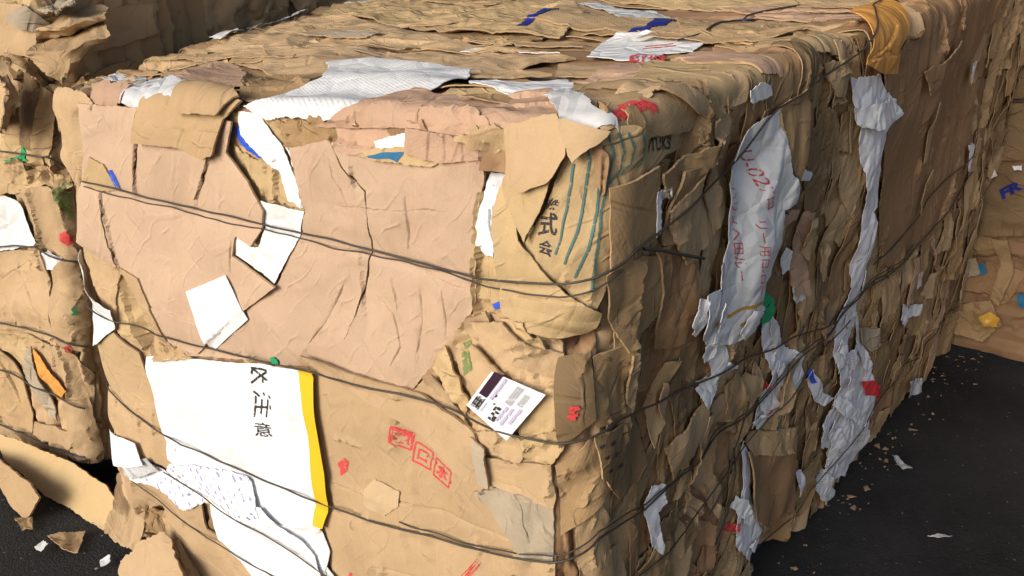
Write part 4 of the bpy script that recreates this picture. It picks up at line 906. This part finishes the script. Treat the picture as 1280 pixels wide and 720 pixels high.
WS = pap(CB, 'lav', [(1068, 98), (1100, 92), (1104, 112), (1112, 122), (1120, 140), (1102, 165), (1098, 200), (1094, 245), (1080, 262), (1084, 330), (1074, 380), (1066, 420), (1042, 466), (1040, 440), (1056, 372), (1058, 330), (1068, 262), (1064, 200), (1066, 140)], off=.014, amp=.004, jag=.003, sp=.006)
pap(CB, 'white', [(1070, 136), (1092, 128), (1112, 122), (1120, 138), (1100, 152), (1084, 162), (1070, 156)], off=.014, amp=.006, jag=.002, curl=.01)
ENV = pap(CB, 'orange', [(1060, 34), (1084, 24), (1102, 16), (1104, 60), (1102, 90), (1084, 90), (1060, 78)], off=.014, amp=.004, cs=.06, t=.0015, jag=.0006, sp=.005, flat=True, name='orange_envelope', creases=[[(1062, 78), (1092, 62), (1103, 70)], [(1064, 76), (1100, 40)]], cdepth=.004)
pap(CB, 'lav', [(1206, 78), (1218, 76), (1214, 92), (1204, 104)], off=.016, amp=.004); pap(CB, 'lav', [(1198, 180), (1212, 176), (1206, 205), (1196, 212)], off=.016, amp=.004)
pap(CB, 'lav', [(1140, 340), (1148, 338), (1146, 356), (1140, 360)], off=.014); pap(CB, 'lav', [(1132, 385), (1148, 378), (1146, 390), (1134, 398)], off=.014)
cbd(CB, 'pink', [(1012, 405), (1030, 402), (1040, 412), (1034, 424), (1018, 420)], off=.022, amp=.006, curl=.015)
pap(CB, 'plastic', [(1130, 474), (1145, 470), (1142, 490), (1132, 496)], off=.02, amp=.004)
pap(CB, 'lav', [(990, 590), (998, 586), (1002, 606), (996, 620), (992, 606)], off=.012, amp=.003)
AT = [[(290, 155), (300, 115), (420, 80), (600, 86), (720, 98), (720, 165), (560, 170)], [(690, 170), (690, 110), (920, 130), (900, 165)], [(725, 85), (725, 45), (895, 45), (895, 85)], [(640, 32), (640, 0), (960, 0), (960, 45)]]
AV = [[(862, 430), (862, 350), (925, 165), (972, 138), (980, 250), (960, 400)], [(1040, 470), (1064, 98), (1120, 100), (1094, 260), (1086, 560), (1020, 630)], [(936, 560), (986, 560), (986, 640), (936, 650)]]
def frag(pts, seed):
    rr = random.Random(seed)
    for (x, y) in pts:
        a_ = rr.uniform(6, 15); b_ = rr.uniform(12, 30)
        pap(CB, rr.choice(['lav', 'lav', 'white', 'printed']), [(x + rr.uniform(-.4, .1) * a_, y - b_ * rr.uniform(.7, 1)), (x + a_ * rr.uniform(.4, 1), y - b_ * rr.uniform(.3, .9)), (x + a_ * rr.uniform(.3, .9), y + b_ * rr.uniform(.1, .6)), (x + rr.uniform(-.3, .4) * a_, y + b_ * rr.uniform(.6, 1)), (x - a_ * rr.uniform(.4, 1), y + rr.uniform(-.3, .3) * b_)],
            off=.008, amp=.004, cs=.05, jag=.003, curl=.008, sp=.0045, name='paper_scrap')
frag([(1058, 480), (1066, 520), (1048, 545), (1040, 580), (1074, 540), (1052, 510), (1062, 450), (1050, 440), (1072, 350), (966, 420), (974, 465), (960, 500), (948, 530), (890, 440), (872, 400), (884, 480), (1030, 610), (928, 640), (938, 680), (1125, 395), (1060, 400), (895, 395), (925, 405)], 7)
auto(CB, R, 26, (W_ + .05, W_ + MB.L - .1), (.25, 1.13), (.02, .07), (.05, .2), ['kraft', 'tan', 'brown', 'dark', 'pink'], 9, off=.006, curl=.02, name='torn_scrap', sp=.006,
     face=lambda u, v: not any(inside(np.array([u]), np.array([v]), CB.inv(z))[0] for z in AV))
decal_strokes(CB, None, [[(712, 512), (724, 508)], [(710, 520), (724, 516)], [(716, 506), (716, 524)]], .006, M['red'], 'red_print', eps=.003)
for k, (a, b) in enumerate([(750, 560), (756, 574), (764, 556), (768, 570), (774, 584), (760, 590)]):
    decal_strokes(CB, None, [[(a, b), (a + 5, b - 4)]], .005, M['black'], 'small_print', eps=.003)

auto(CT, R, 26, (.05, W_ - .1), (.05, 1.6), (.08, .3), (.015, .05), ['kraft', 'tan', 'brown', 'grey', 'greyp', 'kraft2'], 93, off=.003, curl=.006, name='torn_scrap', sp=.006, amp=.005, jag=.004, an=(.4, 1), lean=.08,
     face=lambda u, v: not any(inside(np.array([u]), np.array([v]), CT.inv(z))[0] for z in AT))
wpaths = [wire_path(CB, w_) for w_ in WIRES]
# ---- wires last, lying on everything
for k, p_ in enumerate(wpaths):
    wire(CB, p_, R, M['wire'], r=.0017 if k < 3 else .0013, seed=k * 5 + 1)
for k, dv in ((0, .011), (2, -.010)):
    n_ = len(wpaths[k]); seg = wpaths[k][int(n_ * (.0 if k != 2 else .35)):int(n_ * (.45 if k != 2 else 1))]
    wire(CB, seg + np.array([0, dv]), R, M['wire'], r=.0012, seed=40 + k, wob=.008)
wire(CB, wire_path(CB, uv=CB.inv([(800, 310), (820, 312), (845, 318), (870, 322)])), R, M['wire'], r=.0026, lift=.006)
wire(CB, wire_path(CB, [(1090, 330), (1130, 290), (1180, 235), (1215, 160)]), R, M['wire'], r=.0018)
wire(CB, wire_path(CB, [(905, 555), (915, 590), (905, 640), (890, 680)]), R, M['wire'], r=.0016, lift=.004)
wire(CB, wire_path(CB, [(930, 500), (912, 545), (905, 600), (880, 640)]), R, M['wire'], r=.0016, lift=.004)
# ------------------------------------------------------------------ the bale to the left, mostly cut by the frame
d1 = np.array([-0.795, 0.607, 0]); d2 = np.array([0.607, 0.795, 0]); up = np.array([0, 0, 1.])
def box_corners(nr, W, L, z0, z1, dl=d1, db=d2, top_shift=(0, 0, 0)):
    ts = np.array(top_shift); nl = nr + dl * W
    c = dict(nrb=nr + up * z0, nlb=nl + up * z0, frb=nr + db * L + up * z0, flb=nl + db * L + up * z0)
    for k in ('nr', 'nl', 'fr', 'fl'): c[k + 't'] = c[k + 'b'] + up * (z1 - z0) + ts
    return c
nr = ground_pt(122, 604)
dl = ground_pt(0, 548) - nr; dl /= np.linalg.norm(dl)
LBale = Bale(box_corners(nr, 0.8, 2.2, 0, 1.36, dl=dl, db=np.array([.50, .866, 0]), top_shift=(.13, -.06, 0)), .8, 2.2, 1.36, r=.05)
LBale.root = RL = thing('cardboard_bale', 'bale cut off by the left edge of the photo, ragged flaps curling near its top', 'bale')
CL = Chart(LBale, 'B', 0, .8 + 2.2, -.05, 1.36, 0.004, (.1, .8 + 2.2, -.02, 1.36))
base_fill(CL, 33, .045, False, .018)
for p, d in [([(45, 95), (72, 105), (78, 180), (55, 190), (48, 140)], .06), ([(48, 40), (75, 40), (75, 62), (52, 64)], .05), ([(20, 205), (60, 205), (90, 225), (50, 240), (20, 230)], .04)]: carve(CL, p, d)
CL.H0 = CL.H.copy(); CL.tone = .76 + .22 * CL.tone  # layer tones lightened, in place of light that misses the gap
base_mesh(CL, 'crushed_layers', .006, M['layers'], RL)
auto(CL, RL, 40, (.3, .82), (.1, 1.3), (.05, .15), (.06, .22), ['kraft', 'kraft', 'kraft2', 'tan', 'pink'], 41, curl=.012, amp=.009, lean=.6)
CL.tone = CL.tone * 1
auto(CL, RL, 44, (.85, 2.9), (.0, .6), (.25, .7), (.06, .16), ['kraft2', 'kraft', 'kraft', 'tan', 'kraft2'], 42, curl=.02, sp=.011, lean=.1, amp=.008)  # pale board colours brighten this dim side further
L_ = dict(parent=RL)
cbd(CL, 'kraft', [(-40, 0), (30, 5), (48, 40), (50, 70), (-40, 70)], off=.01, amp=.003, **L_)
cbd(CL, 'grey', [(10, 20), (35, 5), (62, 30), (50, 40), (15, 30)], off=.012, amp=.003, **L_)
cbd(CL, 'kraft', [(-40, 80), (5, 95), (22, 130), (18, 150), (-40, 170)], off=.03, amp=.003, jag=.001, **L_)
cbd(CL, 'dark', [(5, 70), (40, 90), (52, 130), (50, 190), (30, 180), (20, 120)], off=.01, amp=.006, curl=.01, **L_)
cbd(CL, 'tan', [(50, 110), (70, 120), (66, 190), (52, 200)], off=.01, amp=.006, curl=.02, **L_)
cbd(CL, 'kraft2', [(-40, 190), (8, 196), (40, 205), (36, 240), (-40, 245)], off=.01, amp=.004, **L_)
decal_poly(CL, None, [(8, 200), (24, 194), (24, 182), (30, 192), (38, 200), (20, 203)], M['green'], 'green_print', eps=.003)
for k in range(6):
    x = 22 + k * 11; y = 212 + (k % 3) * 6
    cbd(CL, ['tan', 'kraft', 'kraft2'][k % 3], [(x - 8, y - 10), (x + 6, y - 16), (x + 12, y + 6), (x, y + 16), (x - 8, y + 8)], off=.012, amp=.008, cs=.04, curl=.02, cw=.01, sp=.005, jag=.002, **L_)
cbd(CL, 'kraft', [(28, 235), (60, 232), (92, 240), (100, 300), (96, 330), (60, 318), (45, 268)], off=.012, amp=.002, jag=.001, **L_)
decal_poly(CL, None, [(74, 292), (82, 288), (91, 296), (92, 304), (84, 307), (74, 301)], M['red'], 'red_seal', eps=.002)
decal_poly(CL, None, [(66, 235), (92, 225), (92, 272), (86, 276), (78, 262), (68, 250)], M['olive'], 'mould_stain', eps=.002, jag=.004)
pap(CL, 'white', [(-40, 250), (8, 244), (22, 252), (50, 302), (44, 308), (-40, 318)], off=.012, amp=.002, **L_)
pap(CL, 'lav', [(50, 318), (62, 312), (80, 320), (80, 330), (70, 340), (50, 334)], off=.014, amp=.005, **L_)
cbd(CL, 'kraft', [(-40, 318), (50, 312), (60, 350), (72, 420), (60, 425), (-40, 405)], off=.008, amp=.002, jag=.001, creases=[[(-10, 360), (40, 322)], [(20, 340), (62, 400)]], cdepth=.003, **L_)
cbd(CL, 'kraft', [(62, 340), (80, 322), (110, 330), (112, 440), (76, 430), (66, 380)], off=.008, amp=.002, jag=.001, **L_)
decal_text(CL, None, 'S', [(89, 384), (97, 384), (97, 394), (89, 394)], M['green'], eps=.003, bold=.03)
cbd(CL, 'kraft2', [(-40, 405), (40, 415), (60, 430), (34, 470), (10, 440), (-40, 430)], off=.008, amp=.004, **L_)
cbd(CL, 'kraft', [(50, 425), (84, 432), (120, 470), (118, 520), (96, 510), (60, 470)], off=.008, amp=.003, **L_)
decal_poly(CL, None, [(80, 434), (86, 431), (90, 438), (86, 443), (81, 441)], M['red'], 'red_print', eps=.003)
pap(CL, 'orange', [(46, 434), (52, 440), (66, 462), (76, 478), (82, 490), (74, 502), (64, 480), (54, 470)], off=.012, amp=.003, **L_)
pap(CL, 'orange', [(44, 480), (52, 482), (62, 505), (58, 510)], off=.010, amp=.003, **L_)
cbd(CL, 'grey', [(36, 436), (46, 430), (52, 470), (70, 510), (72, 526), (60, 520), (38, 470)], off=.012, amp=.003, **L_)
cbd(CL, 'tan', [(-40, 425), (0, 430), (32, 470), (48, 515), (44, 540), (0, 518), (-40, 500)], off=.014, amp=.001, jag=.001, creases=[[(0, 440), (30, 500)]], **L_)
cbd(CL, 'kraft', [(48, 525), (92, 540), (95, 555), (88, 560), (44, 542)], off=.012, amp=.002, jag=.001, **L_)
cbd(CL, 'kraft', [(80, 500), (110, 500), (130, 560), (118, 572), (92, 552)], off=.010, amp=.004, **L_)
pap(CL, 'foil', [(90, 566), (140, 572), (150, 590), (140, 612), (110, 600), (92, 580)], off=.012, amp=.003, **L_, name='black_film', label='black plastic film at the bottom')
# long flaps curling forward near the top
def ribbon(parent, mat, rows, t=.004, name='curled_flap', n=20, seed=5, amp=.006):
    """rows: polylines in 3D, lofted smoothly into one bent sheet of cardboard"""
    rows = [resample3(np.array(r_, float), 24) for r_ in rows]; A = np.stack(rows)
    k = np.linspace(0, len(rows) - 1, n); i = np.minimum(k.astype(int), len(rows) - 2); f = (k - i)[:, None, None]
    f = f * f * (3 - 2 * f) * .5 + f * .5
    G = A[i] * (1 - f) + A[i + 1] * f
    for ax in range(3):
        uu, vv = np.meshgrid(np.arange(24) / 23., np.arange(n) / n); G[..., ax] += amp * crumple(uu * .25, vv * .25, seed + ax, .09) + amp * 1.5 * pn(uu * 3, vv * 3, seed + ax)
    for (sl1, sl2) in ((np.s_[0], np.s_[1]), (np.s_[-1], np.s_[-2]), (np.s_[:, 0], np.s_[:, 1]), (np.s_[:, -1], np.s_[:, -2])):
        k_ = G[sl1].shape[0]; G[sl1] = G[sl1] + (G[sl1] - G[sl2]) * (1.1 * pn(np.arange(k_) * .45, 0 * np.arange(k_), seed + 9) + .5 * (np.random.RandomState(seed).rand(k_) - .5))[:, None]
    du = np.gradient(G, axis=1); dv = np.gradient(G, axis=0); N = np.cross(du, dv); N /= np.maximum(np.linalg.norm(N, axis=-1, keepdims=True), 1e-9)
    V = np.concatenate([G.reshape(-1, 3), (G - N * t).reshape(-1, 3)]); q = grid_faces(24, n); m_ = 24 * n
    idx = np.arange(m_).reshape(n, 24); ring = np.concatenate([idx[0], idx[1:, -1], idx[-1, ::-1][1:], idx[::-1, 0][1:]])
    a, b = ring[:-1], ring[1:]
    V = np.concatenate([V, V]); rq = np.stack([b, a, a + m_, b + m_], 1) + 2 * m_
    uv_ = np.tile(np.stack([np.tile(np.linspace(0, .2, 24), n), np.repeat(np.linspace(0, .2, n), 24)], 1), (4, 1))
    return mesh_obj(name, V, [q, q[:, ::-1] + m_, rq], [M[mat], M['rim']], parent, np.concatenate([np.zeros(2 * len(q)), np.ones(len(rq))]), uv_, sharp=24)
def resample3(P, n):
    s = np.concatenate([[0], np.cumsum(np.linalg.norm(np.diff(P, axis=0), axis=1))]); t = np.linspace(0, s[-1], n)
    return np.stack([np.interp(t, s, P[:, k]) for k in range(3)], 1)
def LP3(ch, px, py, h):
    u, v = ch.inv([(px, py)], h=h)[0]; return ch.pos(np.array([u]), np.array([v]), h)[0]
def R3(px, py, Y):
    d = ground_pt(px, py) - np.array([0, 0, CAM_H]); return np.array([0, 0, CAM_H]) + d * (Y / d[1])
def rib(mat, rows, **k): return ribbon(k.pop('parent', RL), mat, [[R3(*p) for p in r_] for r_ in rows], **k)
rib('tan', [[(50, 46, 1.99), (85, 38, 2.0), (125, 22, 2.04)], [(37, 68, 1.85), (88, 62, 1.83), (136, 40, 1.88)], [(56, 90, 1.84), (79, 107, 1.83), (90, 80, 1.86)]], seed=8)
rib('kraft', [[(30, 24, 1.97), (80, 16, 1.98), (132, 8, 2.0)], [(44, 38, 1.90), (84, 33, 1.88), (134, 20, 1.92)], [(50, 46, 1.93), (86, 40, 1.92), (132, 26, 1.95)]], seed=18)
rib('kraft', [[(-30, 96, 1.93), (-28, 130, 1.93), (-25, 165, 1.93)], [(2, 92, 1.86), (10, 120, 1.85), (4, 158, 1.86)], [(8, 96, 1.88), (24, 130, 1.88), (8, 162, 1.89)]], seed=28)
rib('grey', [[(48, 2, 1.96), (70, 2, 1.96), (95, -6, 1.97)], [(52, 14, 1.89), (72, 20, 1.88), (96, 2, 1.90)]], seed=38)
rib('brown', [[(74, 112, 1.96), (92, 104, 1.97), (110, 92, 1.98)], [(72, 122, 1.90), (88, 126, 1.88), (108, 104, 1.90)]], seed=48)
rib('tan', [[(10, 66, 1.95), (30, 72, 1.94), (46, 92, 1.95)], [(4, 78, 1.88), (30, 90, 1.87), (50, 104, 1.90)]], seed=58)
RL_keep = RL; RL = R
rib('kraft', [[(148, 592, 1.80), (168, 599, 1.79), (188, 604, 1.77)], [(140, 634, 1.71), (160, 646, 1.70), (184, 648, 1.69)], [(129, 664, 1.68), (150, 680, 1.67), (172, 692, 1.65)]], seed=58, amp=.002, name='cardboard_flap')
rib('kraft', [[(152, 700, 1.60), (180, 676, 1.60), (208, 664, 1.60)], [(150, 740, 1.55), (185, 740, 1.53), (224, 704, 1.53)], [(150, 790, 1.5), (190, 800, 1.48), (240, 770, 1.48)]], seed=68, amp=.003, name='cardboard_flap')
rib('brown', [[(176, 628, 1.70), (190, 632, 1.70), (204, 640, 1.68)], [(184, 664, 1.68), (200, 668, 1.66), (216, 676, 1.64)]], seed=78, name='cardboard_flap')
rib('tan', [[(208, 672, 1.60), (220, 676, 1.60), (232, 680, 1.60)], [(222, 720, 1.55), (238, 730, 1.55), (262, 742, 1.55)], [(240, 780, 1.5), (250, 790, 1.5), (280, 800, 1.5)]], seed=88, name='cardboard_flap')
RL = RL_keep
for a in ([(-40, 392), (30, 408), (70, 420), (110, 430)], [(-40, 448), (30, 470), (70, 490), (108, 508)], [(-40, 310), (20, 306), (45, 308), (100, 325)], [(-40, 180), (20, 190), (60, 195), (95, 215), (108, 225)], [(-40, 512), (30, 540), (70, 560), (105, 572)]):
    wire(CL, wire_path(CL, a), RL, M['wire'], r=.0022, seed=a[0][1])

# ------------------------------------------------------------------ the two bales stacked behind at the right
nlr = ground_pt(1168, 426); nrr = nlr - d1 * 1.15
for k, (z0, z1, sd, lab, cat) in enumerate([(0, .80, 61, 'lower bale of the right edge stack, crushed boxes with blue print and amber tape', 'bale'), (.815, 1.62, 71, 'upper bale of the stack at the right edge, made of broad smooth brown boxes', 'bale')]):
    b = Bale(box_corners(nrr + (d1 * .02 if k else 0), 1.2, 1.1, z0, z1), 1.2, 1.1, z1 - z0, r=.06, r2=.06)
    b.root = rr = thing('cardboard_bale', lab, cat)
    c = Chart(b, 'B', -.3, 1.5, -.08, b.H, .005, (0, 1.2, -.05, b.H)); ct = Chart(b, 'T', -.05, 1.25, -.05, 1.1, .01, (0, 1.2, 0, 1.1))
    base_fill(c, sd, .07, True, .02 if not k else .008); base_fill(ct, sd + 3, .07, True, .01); c.tone = c.tone * .1 + .52; ct.tone = ct.tone * .1 + .52  # layers held to one dark tone: shade at the back put into colour
    if k:
        for yy in (34, 126, 203): carve(c, [(1190, yy - 4), (1400, yy - 4), (1400, yy + 4), (1190, yy + 4)], .035, soft=.012)
    c.H0 = c.H.copy(); ct.H0 = ct.H
    base_mesh(c, 'crushed_layers', .009, M['layers'], rr); base_mesh(ct, 'crushed_layers', .02, M['layers'], rr)
    q = dict(parent=rr, sp=.009)
    if k == 0:
        auto(c, rr, 16, (0, 1.2), (.25, .75), (.08, .25), (.08, .2), ['brown', 'dark', 'dark', 'red_brown'], sd, curl=.03, amp=.01, sp=.009)
        cbd(c, 'dark', [(1212, 208), (1290, 204), (1340, 206), (1340, 285), (1285, 278), (1210, 275)], off=.02, amp=.003, lumps=.004, **q)  # dark board colour stands in for shade here too
        cbd(c, 'dark', [(1205, 272), (1340, 278), (1340, 300), (1270, 292), (1205, 290)], off=.025, amp=.004, curl=.01, **q)
        decal_text(c, None, 'FR', [(1248, 238), (1276, 223), (1280, 235), (1253, 250)], M['blue'], eps=.003, bold=.05)
        cbd(c, 'brown', [(1242, 296), (1262, 298), (1268, 340), (1250, 380), (1240, 370), (1252, 330)], off=.03, amp=.008, **q)
        pap(c, 'cyan', [(1222, 330), (1232, 326), (1236, 338), (1228, 342)], off=.03, parent=rr); pap(c, 'cyan', [(1272, 366), (1290, 362), (1290, 384), (1276, 382)], off=.03, parent=rr)
        cbd(c, 'grey', [(1206, 322), (1222, 320), (1226, 340), (1208, 345)], off=.03, **q)
        cbd(c, 'brown', [(1180, 380), (1240, 372), (1256, 402), (1230, 424), (1192, 412)], off=.03, amp=.012, curl=.02, **q)
        pap(c, 'gold', [(1226, 392), (1240, 386), (1252, 396), (1248, 406), (1234, 404)], off=.035, amp=.008, parent=rr, name='amber_tape')
        pap(c, 'white', [(1236, 210), (1246, 208), (1250, 216), (1242, 220)], off=.04, amp=.01, parent=rr); pap(c, 'white', [(1268, 205), (1280, 204), (1280, 210), (1270, 210)], off=.04, parent=rr)
        th = np.linspace(0, 13, 60); P0 = LP3(c, 1222, 218, .07); rad = .045 + .012 * np.sin(th * 1.7)
        tube(P0 + np.stack([rad * np.cos(th), .02 * np.sin(th * .6), rad * .55 * np.sin(th * 1.05)], 1), .003, M['wire'], 'loose_wire_loop', rr)
    else:
        cbd(c, 'dark', [(1200, -80), (1340, -80), (1340, 32), (1200, 33)], off=.012, amp=.003, lumps=.006, **q)  # dark sheets carry the shade of the back in their colour
        cbd(c, 'dark', [(1200, 38), (1262, 36), (1290, 100), (1290, 122), (1200, 124)], off=.014, amp=.003, lumps=.010, **q)
        cbd(c, 'brown', [(1256, 36), (1290, 36), (1292, 96), (1266, 60)], off=.022, amp=.004, **q)
        cbd(c, 'dark', [(1200, 128), (1340, 127), (1340, 198), (1200, 200)], off=.014, amp=.003, lumps=.012, creases=[[(1215, 165), (1290, 132)]], **q)
        wire(c, wire_path(c, [(1200, 126), (1340, 127)]), rr, M['wire'], r=.003); wire(c, wire_path(c, [(1200, 35), (1340, 34)]), rr, M['wire'], r=.003)
# ------------------------------------------------------------------ loose pieces on the ground
class Plane:
    kind = 'T'; res = .003
    def __init__(s, o, ax, ay, su, sv):
        s.o = np.array(o, float); s.ax = np.array(ax, float) / np.linalg.norm(ax); s.ay = np.array(ay, float) / np.linalg.norm(ay)
        s.u0, s.v0 = -su, -sv; s.nu = int(2 * su / s.res) + 1; s.nv = int(2 * sv / s.res) + 1
        s.U, s.V = np.meshgrid(s.u0 + np.arange(s.nu) * s.res, s.v0 + np.arange(s.nv) * s.res); s.H = np.zeros_like(s.U); s.indent = np.zeros_like(s.U); s.b = s; s.root = None
    def surf(s, u, v): return s.o + np.asarray(u)[..., None] * s.ax + np.asarray(v)[..., None] * s.ay
    def nrm(s, u, v, e=0): return np.cross(s.ax, s.ay) + 0 * np.asarray(u)[..., None]
    def pos(s, u, v, h): return s.surf(u, v) + s.nrm(u, v) * (np.asarray(h) * np.ones_like(u))[..., None]
    def inv(s, px, h=0, local=False):
        out = []
        n = np.cross(s.ax, s.ay)
        for (x, y) in px:
            d = ground_pt(x, y) - np.array([0, 0, CAM_H]); t = ((s.o - [0, 0, CAM_H]) @ n) / (d @ n); p = np.array([0, 0, CAM_H]) + d * t - s.o
            out.append((p @ s.ax, p @ s.ay))
        return np.array(out)
    samp = Chart.samp
    def hgt(s, u, v): return s.samp(s.H, u, v)
def scrap(px, mat, name, label, cat, t=.003, amp=.006, curl=.01, group=None, tilt=0, **k):
    c = np.mean([ground_pt(*p) for p in px], 0); c[2] = .004
    pl = Plane(c, (1, 0, tilt), (0, 1, tilt * .4), .25, .25)
    o = sheet(pl, None, M[mat], px=px, t=t, amp=amp, cs=.05, curl=curl, cw=.02, off=.004 + amp, jag=.002, sp=.004, name=name, rim=M['rim'] if t > .002 else None, **k)
    return tag(o, label, cat, group)
scrap([(62, 680), (108, 668), (98, 694), (80, 692)], 'tan', 'cardboard_scrap', 'triangular scrap of brown cardboard lying on the asphalt below the left bale', 'scrap', curl=.02)
scrap([(20, 654), (42, 650), (42, 664), (28, 666)], 'tan', 'cardboard_scrap', 'tiny cardboard chip above the triangular scrap at the lower left', 'scrap')
scrap([(1114, 578), (1122, 576), (1130, 584), (1140, 588), (1128, 591), (1118, 587)], 'greyp', 'paper_scrap', 'grey-white torn paper curl on the asphalt beside the big bale', 'scrap', t=.001, curl=.02)
scrap([(1158, 675), (1172, 672), (1190, 673), (1186, 677), (1174, 679), (1164, 678)], 'lav', 'paper_scrap', 'white crumpled paper scrap nearest the lower right corner', 'scrap', t=.001, curl=.015)
scrap([(44, 688), (56, 680), (62, 686), (52, 694)], 'white', 'paper_scrap', 'small white paper fleck left of the triangular scrap', 'scrap', t=.001)
scrap([(126, 704), (138, 700), (138, 708), (128, 712)], 'white', 'paper_scrap', 'white paper fleck below the cardboard flaps at the lower left', 'scrap', t=.001)
# stiff board leaning between the two bales
def board(name, label, cat, px, h, mat, lean, t=.005, amp=.002, creases=(), sp=.006, jag=.002, ang=None):
    a = ground_pt(*px[0]); b = ground_pt(*px[1]); ax = b - a; ax /= np.linalg.norm(ax); n = np.array([ax[1], -ax[0], 0])
    ay = up * math.cos(lean) - n * math.sin(lean); o = (a + b) / 2
    pl = Plane(o, ax, ay, .45, .3)
    return tag(sheet(pl, None, M[mat], px=h, t=t, amp=amp, cs=.15, off=.004, jag=jag, sp=sp, name=name, rim=M['rim'], curl=.004, cw=.02, rot=0, creases=creases), label, cat)
board('cardboard_board', 'long stiff kraft board leaning low against the foot of the left bale', 'board', [(20, 600), (135, 662)], [(-6, 540), (20, 548), (88, 576), (135, 606), (150, 628), (132, 664), (84, 632), (60, 620), (52, 612), (30, 592), (8, 575)], 'board', .5)
board('bent_cardboard', 'bent brown cardboard piece propped at the lower left edge', 'cardboard', [(-20, 600), (38, 652)], [(-40, 560), (0, 572), (40, 604), (52, 622), (36, 652), (20, 636), (-5, 598), (-40, 590)], 'tan', .35)
# crumbs nobody would count
r = np.random.RandomState(4); VV = []; FF = []; n0 = 0
for k in range(240):
    if k < 160: p = ground_pt(r.uniform(960, 1279), r.uniform(440, 719))
    else: p = ground_pt(r.uniform(0, 160), r.uniform(600, 719))
    m_ = r.randint(4, 7); s_ = .0012 + .0035 * r.rand() ** 3; a = np.sort(r.rand(m_)) * 6.28; st = r.uniform(.3, 1); th = r.rand() * 3.14
    x = np.cos(a) * s_; y = np.sin(a) * s_ * st
    V = np.stack([p[0] + x * math.cos(th) - y * math.sin(th), p[1] + x * math.sin(th) + y * math.cos(th), .005 + .0015 * r.rand(m_)], 1); V = np.concatenate([V, [[p[0], p[1], .0065]]])
    VV.append(V); FF.append(np.array([[n0 + i, n0 + (i + 1) % m_, n0 + m_] for i in range(m_)])); n0 += m_ + 1
tag(mesh_obj('paper_crumbs', np.concatenate(VV), [np.concatenate(FF)], plain('crumb', (.20, .195, .18), .9, spread=.6, scale=30.0)), kind='stuff')

# torn crumbs gathered along the foot of the big bale
VV = []; FF = []; n0 = 0
foot = [np.array(MB.warp(np.array(MB.W + .01), np.array(y_), np.array(0.))) for y_ in np.linspace(.3, MB.L, 60)]
for k in range(90):
    p = foot[r.randint(60)] + np.array([.06 * abs(r.randn()), -.045 * abs(r.randn()), 0]); m_ = r.randint(4, 7); s_ = .003 + .012 * r.rand() ** 2.5
    a = np.sort(r.rand(m_)) * 6.28; x = np.cos(a) * s_; y = np.sin(a) * s_ * r.uniform(.3, 1)
    V = np.stack([p[0] + x, p[1] + y, .004 + .006 * r.rand(m_)], 1); V = np.concatenate([V, [[p[0], p[1], .009]]])
    VV.append(V); FF.append(np.array([[n0 + i, n0 + (i + 1) % m_, n0 + m_] for i in range(m_)])); n0 += m_ + 1
tag(mesh_obj('cardboard_crumbs', np.concatenate(VV), [np.concatenate(FF)], plain('brown_crumb', (.26, .18, .11), .9, spread=.7, scale=25.0), smooth=False), kind='stuff')
